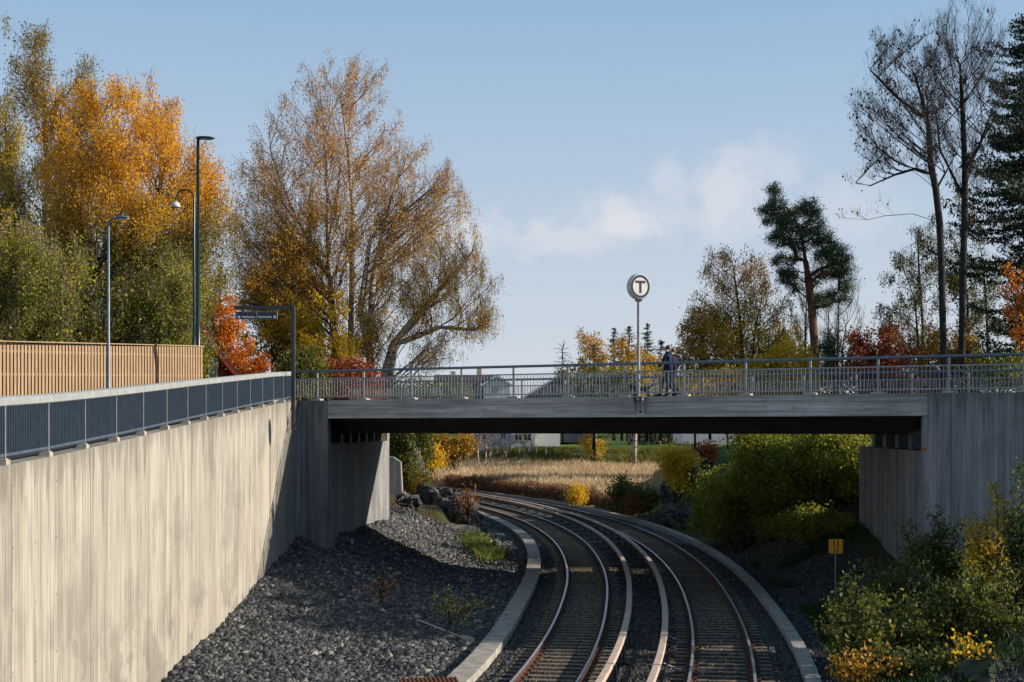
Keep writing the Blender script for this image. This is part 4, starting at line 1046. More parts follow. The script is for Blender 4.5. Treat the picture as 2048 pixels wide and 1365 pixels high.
s_, w_ = sw(X, Y); keep = (w_ < np.interp(s_, _sg, RT['DL']-RT['T1'])-.32) & (X > np.where(Y < 58, WALLX+.02, -7.43+DA*(Y-57.5)-(Y > 72)*50)) & (rng.random(n) < np.interp(Y, [29, 45, 60, 80, 98], [1, .8, .5, .4, .3])) & ((Y < 78) | (w_ > np.interp(s_, _sg, RT['DL']-RT['T1'])-3.2)) & (np.abs((X)/Y*F+CU-600) < 640)
X, Y = X[keep], Y[keep]; Z, _ = ground(X, Y); print('slope stones', len(X))
me = stones('crushed_stone_slope', X, Y, Z+.015, .112*np.where(rng.random(len(X)) < .10, 1.5, 1.0), M['stone']); tag(link('crushed_stone_slope', me, M['stone']), 'grey angular crushed stone banked against the retaining wall', 'stones', kind='stuff')
n = 230000; Y = rng.uniform(31, 80, n); Sx = rng.uniform(-38, 12, n); ph = Sx/185; W = rng.uniform(-3.6, 10.5, n); r0_ = np.interp(Sx, _sg, RT['T1']); X = CX0+(r0_+W)*np.cos(ph); Y = CY0+(r0_+W)*np.sin(ph)
keep = rng.random(n) < np.interp(Y, [30, 50, 78], [1, .6, .3]); d1 = np.interp(Sx, _sg, RT['DL']-RT['T1']); d2 = np.interp(Sx, _sg, RT['DR']-RT['T1'])
keep &= (np.abs(W-d1) > .33) & (np.abs(W-d2) > .22); X, Y, W = X[keep], Y[keep], W[keep]; Z, _ = ground(X, Y); onsl = (np.abs(W) < 1.3) | (np.abs(W-np.interp(Sx[keep], _sg, RT['T2']-RT['T1'])) < 1.3); Z = np.where(onsl, Z+.012, Z+.02); print('ballast', len(X))
me = stones('track_ballast', X, Y, Z-.005, .065*np.ones(len(X)), M['ballast'], flat=.8)
_a = me.attributes['rnd'].data; _v = np.zeros(len(me.polygons), dtype=np.float32); _a.foreach_get('value', _v); _v *= np.repeat(np.where(onsl, .12, 1), 6); _a.foreach_set('value', _v.astype(np.float32)); tag(link('track_ballast', me, M['ballast']), 'dark crushed stone ballast between and around the tracks', 'ballast', kind='stuff')

# pale pole and white bits
p0 = P(836, 1168, 44.5); p0.z = gz(p0.x, p0.y)+.16; p1 = P(926, 1224, 41.2); p1.z = gz(p1.x, p1.y)+.14
mb = MB(); mb.tube([(0, 0, 0), p1-p0], .022, 8); po = mb.obj('marker_pole', M['pipe'], None, p0); tag(po, 'thin pale pole lying slanted on the dark stone slope', 'pole')
mb = MB(); d = (p1-p0).normalized(); mb.tube([p1-p0, p1-p0+d*.55], [.09, .12], 10); mb.obj('pole_foot', M['lid'], po)
# yellow-orange track sign
sy = 50.0; sg = thing('track_sign', 'orange square track sign reading 11 and 0 on a thin post, before the right abutment', 'sign', (X_(1671, sy), sy, gz(X_(1671, sy), sy)-.1)); b0 = gz(X_(1671, sy), sy)-.1
zc = Z_(1093, sy)-b0; mb = MB(); mb.tube([(0, 0, 0), (0, 0, zc+.2)], .024, 8); mb.obj('post', M['galv'], sg)
mb = MB(); mb.box((0, -.035, zc), (.49, .012, .50)); pl_ = mb.obj('plate', M['orange'], sg, bevel=.004)
text_obj('number', '11', .29, M['black'], pl_, Matrix.Translation((0, -.044, zc+.095)) @ Matrix.Rotation(R(90), 4, 'X'), .002, bold=.008)
mb = MB(); disc(mb, facing((0, -1, 0), (0, -.042, zc-.128)), .088, 0, .005, 28, .058); mb.obj('number', M['black'], pl_)

# ---------------------------------------------------------------- people and dog on the bridge
def skin_mesh(name, pts, edges, rad, levels=2):
    me = bpy.data.meshes.new(name); me.from_pydata(pts, edges, []); me.update(); o = bpy.data.objects.new('tmp', me); COL.objects.link(o)
    sk = o.modifiers.new('s', 'SKIN'); sk.branch_smoothing = .6; ss = o.modifiers.new('d', 'SUBSURF'); ss.levels = levels; ss.render_levels = levels
    lay = me.skin_vertices[0].data
    for i, r_ in enumerate(rad):
        lay[i].radius = (r_, r_) if isinstance(r_, (int, float)) else r_; lay[i].use_root = (i == 0)
    bpy.context.view_layer.update(); m2 = bpy.data.meshes.new_from_object(o.evaluated_get(bpy.context.evaluated_depsgraph_get())); bpy.data.objects.remove(o)
    m2.name = name; m2.polygons.foreach_set('use_smooth', np.ones(len(m2.polygons), dtype=bool)); return m2
def chain_mesh(name, chains, levels=2):
    pts = []; ed = []; rad = []
    for ch in chains:      # ch: list of (index or point, radius)
        last = None
        for it in ch:
            if isinstance(it, int): idx = it
            else: pts.append(it[0]); rad.append(it[1]); idx = len(pts)-1
            if last is not None: ed.append((last, idx))
            last = idx
    return skin_mesh(name, pts, ed, rad, levels)
M['skin'] = simple('skin', (.42, .23, .16), .6, .3, 0, .1, 6); M['hairdark'] = simple('dark_hair', (.012, .01, .009), .6, .3, 0, .2, 20); M['hairbrown'] = simple('brown_hair', (.10, .045, .022), .6, .3, 0, .2, 20)
M['navycloth'] = simple('navy_jacket', (.012, .018, .05), .8, .2, 0, .3, 6); M['jeans'] = simple('dark_jeans', (.018, .03, .06), .9, .15, 0, .3, 8); M['blackcloth'] = simple('black_jacket', (.012, .013, .02), .8, .2, 0, .3, 6)
M['shoe'] = simple('dark_shoes', (.01, .01, .012), .6, .3, 0, .2, 8); M['fur'] = simple('black_fur', (.008, .008, .009), .8, .2, 0, .3, 30)
def person(label, loc, rz, H, jac, tro, hair, ph=1.0, coat=.80, longhair=False):
    r = thing('person', label, 'person', loc, 'people walking over the bridge', rz); k = H/1.80
    S = lambda *p: Vector(p)*k
    legs = {-1: [(.24*ph, .52), (.33*ph, .10), (.50*ph, .045)], 1: [(-.02*ph, .51), (-.36*ph, .16), (-.24*ph, .05)]}
    arms = {-1: [(-.10, 1.18), (.02, .95)], 1: [(.06, 1.18), (.24, 1.0)]}
    body = [[(S(0, 0, .95), .10*k), (S(0, 0, 1.12), .09*k), (S(-.01, 0, 1.34), .04*k), (S(.0, 0, 1.46), .045*k), (S(.045, 0, 1.55), .055*k), (S(.07, 0, 1.64), .085*k), (S(.075, 0, 1.715), .085*k)]]
    n0 = 7
    for s_ in (-1, 1):
        (kx, kz), (ax, az), (tx_, tz) = legs[s_]
        body.append([0, (S(.02, s_*.10, .86), .095*k), (S(kx, s_*.10, kz), .062*k), (S(ax, s_*.10, az), .042*k), (S(tx_, s_*.11, tz), .035*k)])
    for s_ in (-1, 1):
        (ex, ez), (wx_, wz_) = arms[s_]
        n1 = 7+8+(0 if s_ == -1 else 9)
        body.append([2, (S(.0, s_*.19, 1.40), .028*k), (S(ex, s_*.255, ez), .032*k), (S(wx_, s_*.25, wz_), .026*k), (S(wx_+.03, s_*.245, wz_-.07), .032*k)])
    # five fingers per hand, rooted in the palm
    idx = lambda arm: 7+8+(4*(arm+1))-1
    for ai, s_ in ((0, -1), (1, 1)):
        (wx_, wz_) = arms[s_][1]; hp = (wx_+.03, s_*.245, wz_-.07)
        for q, (dx_, l_) in enumerate(((-.025, .06), (-.008, .075), (.010, .078), (.027, .07))):
            body.append([idx(ai), (S(hp[0]+dx_, hp[1], hp[2]-.04), .009), (S(hp[0]+dx_+.012, hp[1]-s_*.015, hp[2]-.04-l_), .007)])
        body.append([idx(ai), (S(hp[0]+.04, hp[1]-s_*.01, hp[2]-.0), .010), (S(hp[0]+.06, hp[1]-s_*.015, hp[2]-.045), .008)])
    # nose and ears
    hi = 5
    body.append([hi, (S(.155, 0, 1.63), .016*k)])
    for s_ in (-1, 1): body.append([hi, (S(.06, s_*.088, 1.645), .018*k)])
    link('body', chain_mesh('body', body), M['skin'], r)
    J = [[(S(0, 0, coat), (.15*k, .19*k)), (S(-.01, 0, .98), (.15*k, .18*k)), (S(0, 0, 1.16), (.145*k, .175*k)), (S(.0, 0, 1.36), (.19*k, .22*k)), (S(.01, 0, 1.47), (.16*k, .19*k)), (S(.03, 0, 1.545), .085*k)]]
    for s_ in (-1, 1):
        (ex, ez), (wx_, wz_) = arms[s_]; J.append([3, (S(.0, s_*.19, 1.41), .10*k), (S(ex, s_*.26, ez), .062*k), (S(wx_-.0, s_*.255, wz_+.01), .047*k)])
    link('jacket', chain_mesh('jacket', J), M[jac], r)
    Tt = [[(S(0, 0, .97), .14*k)]]
    for s_ in (-1, 1):
        (kx, kz), (ax, az), (tx_, tz) = legs[s_]; Tt.append([0, (S(.01, s_*.09, .84), .105*k), (S(kx, s_*.10, kz), .08*k), (S(ax, s_*.10, az-.035), .064*k)])
    link('trousers', chain_mesh('trousers', Tt), M[tro], r)
    for s_ in (-1, 1):
        (kx, kz), (ax, az), (tx_, tz) = legs[s_]; link('shoe', chain_mesh('shoe', [[(S(ax-.08, s_*.10, az-.045), .055*k), (S(ax+.06, s_*.105, (az+tz)/2), .058*k), (S(tx_+.05, s_*.11, tz), .045*k)]]), M['shoe'], r)
    hm = [[(S(.045, 0, 1.735), .095*k), (S(.0, 0, 1.69), .095*k), (S(-.015, 0, 1.61), .062*k)]]
    if longhair: hm[0].append((S(-.03, 0, 1.52), .06*k))
    link('hair', chain_mesh('hair', hm), M[hair], r)
    return r
def on_bridge(u, off):      # point on the pavement at image column u
    k = (u-CU)/F; X = (k*(53.39+off))/(1+.5555*k-.0) ; return Vector((X, by(X)+off, 7.09))
walk = math.atan2(-BD.y, -BD.x)
mb = MB(); beam(-9.6, 30, .34, 3.2, 7.03, 7.088); mb.obj('pavement', M['lid'], br)
person('nearer walker on the bridge, with short black hair, navy jacket and dark jeans', on_bridge(1336, 1.0), walk, 1.92, 'navycloth', 'jeans', 'hairdark')
person('walker with brown hair in a black jacket, half hidden behind the nearer walker', on_bridge(1346, 1.8), walk, 1.84, 'blackcloth', 'blackcloth', 'hairbrown', .9)
dg = thing('dog', 'small long-haired black dog walking ahead of the two people on the bridge', 'dog', on_bridge(1281, .8), None, walk)
B = [[(Vector((-.26, 0, .30)), .09), (Vector((-.08, 0, .31)), .105), (Vector((.14, 0, .31)), .115), (Vector((.27, 0, .37)), .08), (Vector((.37, 0, .42)), .075), (Vector((.47, 0, .385)), .035)],
     [0, (Vector((-.36, 0, .38)), .03), (Vector((-.46, 0, .42)), .035), (Vector((-.55, 0, .49)), .02)]]
for s_ in (-1, 1):
    B.append([2, (Vector((.18, s_*.08, .20)), .035), (Vector((.15, s_*.08, .10)), .024), (Vector((.20, s_*.08, .02)), .026)])
    B.append([0, (Vector((-.24, s_*.08, .20)), .05), (Vector((-.33, s_*.08, .12)), .024), (Vector((-.28, s_*.08, .02)), .026)])
    B.append([4, (Vector((.36, s_*.07, .47)), .025), (Vector((.35, s_*.10, .42)), .022)])
link('body', chain_mesh('body', B), M['fur'], dg)

# ---------------------------------------------------------------- leaf materials
M['leaf_gold'] = leafmat('gold_to_green_leaves', GREEN+[(.42, .32, .03)], (8.0, 14.0, [(.55, .25, .015), (.78, .38, .02), (.88, .50, .025), (.92, .62, .06)]), .5, .3)
M['leaf_olive'] = leafmat('olive_leaves', [(.05, .07, .018), (.10, .12, .025), (.20, .18, .03), (.38, .27, .035)], (10.0, 20.0, [(.10, .10, .025), (.20, .16, .03), (.34, .23, .035), (.48, .30, .04)]), .35, .3)
M['leaf_green'] = leafmat('green_birch_leaves', [(.09, .13, .02), (.18, .22, .03), (.36, .33, .035), (.66, .50, .04)], (7.5, 12.0, [(.14, .15, .02), (.34, .28, .03), (.60, .42, .03), (.78, .52, .04)]), .4, .35)
M['leaf_ochre'] = leafmat('ochre_leaves', [(.55, .31, .03), (.72, .42, .03), (.82, .52, .05), (.58, .33, .03)], (9.0, 17.0, [(.32, .17, .07), (.48, .25, .07), (.64, .35, .08), (.76, .46, .09)]), .35, .3)
M['leaf_rust'] = leafmat('rust_brown_leaves', [(.14, .09, .03), (.32, .18, .03), (.50, .27, .03), (.64, .36, .04)], None, .35, .35)
M['leaf_birch2'] = leafmat('amber_birch_leaves', [(.20, .19, .03), (.40, .30, .03), (.60, .40, .035), (.76, .50, .05)], (7.0, 12.0, [(.30, .17, .04), (.46, .24, .04), (.60, .31, .04), (.70, .40, .05)]), .4, .35)
M['leaf_orange'] = leafmat('orange_leaves', ORANGE, None, .45, .5)
M['leaf_red'] = leafmat('red_leaves', RED, None, .35, .5)
M['leaf_yellow'] = leafmat('yellow_leaves', YEL, None, .45, .5)
M['leaf_mixed'] = leafmat('green_leaves_with_yellow', [(.035, .06, .018), (.075, .10, .025), (.16, .17, .03), (.55, .42, .04)], None, .35, .45, .6)
M['leaf_bush'] = leafmat('willow_bush_leaves', [(.07, .11, .025), (.16, .20, .03), (.30, .29, .035), (.54, .44, .045)], None, .45, .6, .5)
M['leaf_fore'] = leafmat('dark_shrub_leaves', [(.03, .055, .02), (.06, .09, .025), (.12, .14, .03), (.30, .26, .04)], None, .35, .6, .6)
M['leaf_brown'] = leafmat('brown_dry_leaves', [(.10, .05, .03), (.20, .10, .05), (.30, .16, .08), (.38, .24, .12)], None, .2, .8)
M['leaf_dark'] = leafmat('dark_seed_clusters', [(.02, .015, .012), (.035, .025, .018), (.06, .035, .02)], None, .1, .5)
M['spruceleaf'] = leafmat('spruce_needles', SPRUCE, None, .12, .5)
M['pineleaf'] = leafmat('pine_needles', PINE, None, .15, .5)
M['thuja'] = leafmat('hedge_leaves', [(.015, .04, .01), (.03, .065, .015), (.05, .09, .02)], None, .15, .8)
M['grassblade'] = leafmat('grass_blades', [(.04, .08, .015), (.08, .13, .02), (.17, .20, .04), (.30, .27, .10)], None, .3, .8)
M['reed'] = leafmat('dry_reeds', [(.28, .18, .10), (.50, .36, .21), (.66, .52, .33), (.74, .62, .44)], None, .3, .16, .35)

# ---------------------------------------------------------------- trees, left to right
def T(name, label, u, Y, prof, nprim, trunks, zb=None, **k):
    x = X_(u, Y); base = (x, Y, gz(x, Y)-.1 if zb is None else zb); ext = k.pop('extra', []); k.pop('lobes', 0); shr = k.get('cat') == 'shrub'
    gs = np.random.default_rng(k.get('seed', 1)+50); tips = sample_profile(prof, base, Y, nprim, gs, k.pop('depth', .8), k.pop('edge', 1.6), 0)
    tr = [path_px(t, base, Y) for t in trunks]
    for t, q in zip(tr, trunks):
        if q[0][1] >= 740: t[0][2] = min(t[0][2], 0)
    for pl, m_, sp_ in ext: tips = np.vstack([tips, path_px(pl, base, Y)[-1][None]])
    if not shr: k['limb'] = dict(k.pop('limb', {}))
    return tree(name, label, base, tr, tips, **k)
T('birch_tree', 'tallest olive-green birch at the far left edge, behind the wooden fence', 70, 84, [(36, 5, 45), (60, 2, 100), (85, 8, 140), (120, 20, 170), (170, 15, 190), (230, -10, 200), (330, -60, 205), (450, -80, 200), (560, -80, 190), (680, -60, 180)],
  140, [[(75, 900), (85, 600), (95, 380), (85, 180), (60, 80)], [(60, 900), (40, 600), (20, 350), (10, 250)]], bark='birchbark', leaf='leaf_olive', nleaf=75000, lsize=0.12, spread=0.2, droop=0.4, r0=.30, seed=3, lobes=40, strands=5000, slen=0.6, slope=1.0, group='trees behind the wooden fence', rt=0.008, limb=dict(slope=1.1))
T('birch_tree', 'dark green birch cut by the left edge of the photo', -45, 80, [(165, -60, 0), (230, -90, 30), (330, -120, 45), (450, -120, 60), (600, -120, 70), (690, -100, 60)],
  70, [[(-45, 900), (-40, 500), (-30, 230)]], bark='birchbark', leaf='leaf_green', nleaf=32000, lsize=0.12, spread=0.2, droop=0.4, r0=.25, seed=4, lobes=10, slope=1.0, group='trees behind the wooden fence', strands=2000, slen=0.6, rt=0.008, limb=dict(slope=1.1))
T('birch_tree', 'broad golden-yellow birch turning green low down, behind the street lamps', 225, 77, [(150, 215, 300), (175, 150, 320), (210, 105, 345), (260, 85, 375), (310, 85, 400), (370, 90, 432), (430, 90, 442), (480, 110, 440), (540, 140, 425), (600, 160, 410), (670, 170, 395)],
  230, [[(228, 900), (232, 650), (235, 500), (215, 380), (200, 240), (230, 180)], [(250, 900), (262, 600), (300, 460), (330, 330), (320, 220)], [(205, 900), (170, 560), (140, 420), (130, 300)]],
  bark='birchbark', leaf='leaf_gold', nleaf=150000, lsize=0.115, spread=0.22, droop=0.4, lobes=60, r0=.28, seed=5, strands=6000, slen=0.55, slope=1.0, group='trees behind the wooden fence', rt=0.008, limb=dict(slope=1.1, n2=.8))
for i, (u, Y, pr, lab) in enumerate([(120, 70, [(400, 60, 120), (470, 10, 190), (560, -20, 250), (640, -20, 260), (720, 0, 240)], 'drooping green birch low behind the left part of the wooden fence'),
                                     (335, 71, [(500, 300, 350), (540, 250, 390), (580, 215, 408), (640, 215, 412), (720, 240, 410)], 'drooping green birch low behind the tallest street lamp'),
                                     (-20, 69, [(420, -60, 40), (500, -100, 100), (600, -120, 110), (720, -100, 90)], 'green birch low at the left edge behind the wooden fence')]):
    T('birch_tree', lab, u, Y, pr, 75, [[(u, 900), (u+5, 650), (u+2, 500)], [(u+10, 900), (u+35, 620), (u+40, 540)]], bark='birchbark', leaf='leaf_green', nleaf=30000, lsize=.12, spread=.22, droop=.5, rt=.007, r0=.14, seed=7+i, strands=2500, slen=.7, group='trees behind the wooden fence')
T('maple_tree', 'bright orange maple rising behind the red cabin roof', 440, 80, [(560, 395, 420), (590, 395, 445), (630, 395, 462), (670, 400, 480), (710, 410, 505), (750, 430, 525), (780, 440, 520)],
  55, [[(440, 850), (440, 720), (420, 620)]], zb=6.6, bark='darkbark', leaf='leaf_orange', nleaf=15000, lsize=.16, spread=0.2, r0=.14, seed=12, lobes=16, rt=0.008)
T('maple_tree', 'small olive tree with thin foliage below the direction sign', 520, 84, [(600, 500, 600), (640, 480, 640), (690, 485, 630), (750, 490, 620)],
  30, [[(540, 860), (545, 720), (540, 640)]], zb=6.4, bark='darkbark', leaf='leaf_birch2', nleaf=6500, lsize=.18, spread=0.2, r0=.1, seed=13, rt=0.008)
T('maple_tree', 'amber tree with a dense rounded crown left of the big birch, behind the gantry', 590, 86, [(470, 560, 610), (510, 520, 625), (560, 490, 640), (600, 480, 645), (650, 500, 640), (720, 540, 630)],
  70, [[(600, 860), (595, 700), (585, 560), (585, 500)]], zb=6.3, bark='darkbark', leaf='leaf_rust', nleaf=12000, lsize=.13, spread=0.22, r0=.16, seed=14, lobes=14, slope=.4, rt=0.008, limb=dict(slope=.5))
# the big sparse birches
T('birch_tree', 'huge sparse brown-amber birch with two trunks, tallest tree in the middle left', 690, 90, [(112, 640, 725), (130, 610, 752), (160, 578, 770), (200, 555, 782), (240, 520, 800), (290, 500, 815), (350, 475, 822), (420, 462, 822), (500, 465, 810), (560, 480, 800), (620, 520, 780), (680, 580, 740), (710, 640, 700)],
  260, [[(692, 900), (700, 700), (703, 560), (705, 420), (695, 300), (680, 180)], [(672, 900), (665, 640), (655, 520), (655, 400), (650, 280), (640, 190)], [(680, 900), (660, 560), (600, 450), (560, 360), (540, 300)]],
  zb=5.9, bark='birchbark', leaf='leaf_ochre', nleaf=80000, lsize=0.11, spread=0.16, droop=0.3, r0=.30, rt=0.006, wig=.07, seed=21, lobes=80, strands=9000, slen=0.5, twig=0.007, slope=1.5, step=.7, group='big sparse birches', limb=dict(slope=1.05, n2=.75, up=.25))
T('birch_tree', 'wide sparse birch leaning right with drooping twigs, beside the huge birch', 752, 87, [(275, 790, 850), (300, 765, 882), (350, 745, 905), (400, 735, 915), (450, 730, 940), (500, 725, 975), (550, 715, 988), (610, 705, 990), (660, 700, 980), (700, 705, 900), (730, 720, 800)],
  170, [[(740, 900), (738, 700), (745, 560), (770, 440), (800, 340)], [(757, 900), (765, 760), (785, 690), (860, 600), (930, 520)], [(760, 900), (790, 690), (880, 655), (950, 660)], [(765, 850), (720, 620), (740, 480), (800, 400)]],
  zb=5.9, bark='birchbark', leaf='leaf_ochre', nleaf=26000, lsize=0.11, spread=0.16, droop=0.3, r0=.27, rt=0.006, wig=.08, seed=22, lobes=55, strands=8000, slen=0.6, twig=0.007, slope=.9, step=.7, group='big sparse birches', limb=dict(slope=.8, n2=.75, up=.15))
T('small_tree', 'low yellow-leaved young tree at the foot of the huge birch', 660, 82, [(600, 630, 680), (640, 610, 705), (690, 600, 715), (740, 610, 700)], 18, [[(670, 830), (668, 700), (660, 640)]], zb=6.2, bark='darkbark', leaf='leaf_yellow', nleaf=2600, lsize=.2, spread=0.2, r0=.06, seed=24, rt=0.006)
T('olive_shrub', 'olive shrub behind the gantry foot at the left end of the bridge railing', 610, 78, [(700, 590, 630), (740, 570, 650), (800, 560, 660)], 150, [[(612, 850), (610, 770)]], zb=6.2, cat='shrub', bark='darkbark', leaf='leaf_olive', nleaf=7000, lsize=.14, spread=.3, r0=.05, seed=26)
T('red_shrub', 'crimson shrub behind the left end of the bridge railing, under the huge birch', 690, 80, [(728, 660, 720), (745, 630, 745), (770, 620, 760), (800, 620, 750)], 220, [[(690, 850), (690, 770)]], zb=6.1, cat='shrub', bark='darkbark', leaf='leaf_red', nleaf=9000, lsize=.16, spread=.3, r0=.05, seed=25)
spruce('spruce_tree', 'small thin dark conifer top between the yellow birch and the big birch', (X_(441, 110), 110, 6), Z_(522, 110)-6, 2.0, seed=31, dens=.5, ragged=.4, power=.8)
spruce('spruce_tree', 'dark green spruce standing behind the gantry post', (X_(618, 88), 88, 6), Z_(590, 88)-6, 2.0, seed=32, dens=.8, ragged=.35, power=.7)
# middle distance, far behind the bridge
mid = 'trees far behind the middle of the bridge'
spruce('pine_tree', 'half-dead pine with a bare crooked top, leftmost of the far trees', (X_(1126, 150), 150, 5), Z_(712, 150)-5, 1.7, seed=33, dens=.8, ragged=.3, power=.35, start=.4, group=mid)
pr = thing('bare_pine_top', 'bare crooked dead branches above the leftmost far pine', 'tree', (X_(1126, 150), 150, Z_(715, 150))); 
mbp = MB(); mbp.tube([(0, 0, -.4), (-.1, 0, .8), (.1, 0, 1.4)], [.07, .05, .02], 5)
for a_, b_, c_ in ((-1.0, .9, .9), (-.6, 1.5, 1.2), (.9, .3, .5), (.7, 1.0, 1.0), (-.8, .4, .5), (.4, 1.7, 1.3), (1.2, -.2, .3), (.1, 1.9, 1.3)): mbp.tube([(0, 0, c_*.6+.2), (a_*.5, .2, b_*.7+.3), (a_, .1, b_)], [.04, .025, .012], 4)
mbp.obj('dead_branches', M['darkbark'], pr)
T('birch_tree', 'far amber birch with a domed crown behind the dark conifer', 1190, 155, [(658, 1170, 1200), (675, 1160, 1212), (700, 1157, 1220), (730, 1155, 1225), (770, 1150, 1225)], 30, [[(1190, 840), (1190, 740), (1188, 690)]], zb=4.5, bark='birchbark', leaf='leaf_birch2', nleaf=5500, lsize=.22, spread=0.3, droop=.5, r0=.2, seed=35, group=mid)
spruce('conifer', 'broad dark conifer with a rounded top before the far amber birch', (X_(1188, 130), 130, 4.5), Z_(688, 130)-4.5, 2.3, seed=36, dens=1.3, ragged=.15, power=.55, droop=.1, group=mid)
for i, (u, v, Y, rb) in enumerate([(1228, 655, 175, 2.6), (1258, 648, 185, 2.8), (1295, 645, 180, 2.7), (1322, 675, 178, 2.3), (1244, 672, 170, 2.2)]):
    spruce('spruce_tree', ['leftmost spruce of the far row, left of the metro sign pole', 'slim far spruce whose tip shows just left of the metro sign pole', 'tallest far spruce right of the metro sign pole', 'lower far spruce just above the two walkers', 'low far spruce hidden among the golden trees'][i], (X_(u, Y), Y, 5), Z_(v, Y)-5, rb, seed=40+i, dens=.9, ragged=.3, power=.8, needle=.3, group=mid)
T('golden_tree', 'far golden-green tree directly behind the metro sign pole', 1255, 160, [(677, 1244, 1268), (697, 1234, 1282), (722, 1228, 1292), (760, 1226, 1298), (790, 1226, 1295)], 30, [[(1255, 860), (1255, 760), (1255, 700)]], zb=4.5, bark='darkbark', leaf='leaf_birch2', nleaf=6000, lsize=.22, spread=0.3, droop=.3, r0=.2, seed=46, group=mid)
T('golden_tree', 'far pale orange tree between the metro sign pole and the walkers', 1310, 165, [(715, 1295, 1315), (732, 1285, 1338), (755, 1282, 1345), (790, 1282, 1345)], 24, [[(1312, 860), (1312, 780), (1310, 740)]], zb=4.5, bark='darkbark', leaf='leaf_birch2', nleaf=4000, lsize=.22, spread=0.3, r0=.15, seed=47, group=mid)
T('olive_shrub', 'wide low olive tree seen through the railing in the middle of the bridge', 1190, 120, [(742, 1140, 1230), (760, 1120, 1260), (800, 1110, 1280)], 30, [[(1190, 880), (1190, 800)]], zb=3.5, bark='darkbark', leaf='leaf_olive', nleaf=7000, lsize=.22, spread=0.3, r0=.1, seed=48)
T('olive_shrub', 'low yellow-green shrubbery seen through the left part of the railing', 830, 118, [(765, 780, 860), (780, 740, 920), (805, 700, 940)], 200, [[(830, 890), (830, 810)]], zb=3.5, cat='shrub', bark='darkbark', leaf='leaf_mixed', nleaf=9000, lsize=.22, spread=.4, r0=.1, seed=49)
# right of the middle
T('birch_tree', 'amber and green birch with a domed crown right of the two walkers', 1490, 92, [(485, 1440, 1500), (505, 1425, 1520), (540, 1398, 1535), (580, 1400, 1555), (620, 1395, 1570), (660, 1385, 1590), (700, 1375, 1600), (750, 1375, 1600)],
  130, [[(1487, 900), (1485, 720), (1480, 640), (1470, 560), (1462, 510)], [(1490, 800), (1510, 660), (1525, 590)]], zb=5.5, bark='darkbark', leaf='leaf_birch2', nleaf=30000, lsize=0.125, spread=0.2, droop=0.35, r0=.2, seed=51, lobes=22, strands=3000, slen=0.5, slope=.8, rt=0.007, limb=dict(slope=.9))
T('birch_tree', 'low brown-green tree touching the left side of the domed amber birch', 1405, 88, [(625, 1395, 1425), (650, 1370, 1440), (690, 1358, 1450), (730, 1355, 1450), (770, 1360, 1440)], 55, [[(1420, 880), (1415, 760), (1405, 680)]], zb=5.5, bark='darkbark', leaf='leaf_rust', nleaf=9000, lsize=.14, spread=0.2, r0=.1, seed=52, lobes=9, rt=0.007)
for i, (u, v0, w_, lf, n_) in enumerate([(1390, 745, 40, 'leaf_yellow', 3000), (1455, 740, 45, 'leaf_yellow', 4500), (1530, 715, 50, 'leaf_birch2', 6500), (1585, 690, 45, 'leaf_yellow', 5500), (1640, 740, 45, 'leaf_birch2', 4500)]):
    T('yellow_shrub', ['yellow shrub behind the railing just right of the walkers', 'yellow shrub behind the railing under the domed birch', 'wide amber shrub behind the railing right of the domed birch trunk', 'glowing yellow shrub behind the railing left of the pine trunk', 'amber shrub behind the railing right of the pine trunk'][i], u, 84+i, [(v0, u-15, u+15), (v0+25, u-w_*.8, u+w_*.8), (v0+60, u-w_, u+w_), (v0+100, u-w_, u+w_)], 130, [[(u, 900), (u, v0+60)]], zb=5.2, cat='shrub', bark='darkbark', leaf=lf, nleaf=n_, lsize=.18, spread=.35, r0=.07, seed=60+i, group='shrubs behind the right half of the bridge railing')
# scots pine
pY = 90; pb = (X_(1632, pY), pY, 5.5); g_ = np.random.default_rng(70)
cl = [(1550, 382, 14, 16), (1556, 405, 16, 12), (1535, 425, 18, 12), (1570, 428, 32, 16), (1608, 425, 22, 20), (1545, 452, 28, 12), (1590, 458, 34, 18), (1630, 455, 20, 22), (1640, 490, 22, 22), (1560, 482, 26, 14), (1600, 490, 30, 16), (1575, 520, 26, 14), (1640, 520, 26, 16), (1672, 515, 24, 22), (1685, 545, 20, 20), (1648, 548, 30, 14), (1565, 552, 18, 14), (1590, 545, 16, 12), (1690, 575, 20, 10), (1655, 592, 34, 11), (1685, 596, 18, 8), (1628, 565, 16, 12), (1580, 580, 12, 10), (1645, 610, 18, 8)]
ct = []
for u, v, a_, b_ in cl:
    n_ = int(a_*b_/14)+3; an = g_.uniform(0, 6.28, n_); q = np.sqrt(g_.random(n_)); c = P(u, v, pY); dy = g_.normal(0, 1.0)
    ct.append(np.stack([c.x+a_*q*np.cos(an)*pY/F-pb[0], dy+g_.normal(0, a_*.5*pY/F, n_), c.z+b_*q*np.sin(an)*pY/F-pb[2]], 1))
tree('pine_tree', 'tall leaning pine with reddish trunk and dark green layered crown', pb, [path_px([(1632, 760+120), (1630, 700), (1624, 620), (1614, 540), (1603, 470), (1585, 430), (1560, 400)], pb, pY)], np.vstack(ct), 'pinebark', 'pineleaf', 46000, .17, spread=.19, r0=.27, rt=.014, slope=.25, step=.5, seed=71, aspect=.22, hang=-.3)
T('pine_branch_tree', 'small dark conifer clump low beside the reddish pine trunk', 1665, 86, [(675, 1660, 1680), (700, 1645, 1690), (730, 1640, 1695), (770, 1650, 1690)], 20, [[(1668, 860), (1668, 720)]], zb=5.5, bark='darkbark', leaf='pineleaf', nleaf=3500, lsize=.18, spread=0.18, r0=.08, seed=72, aspect=.25)
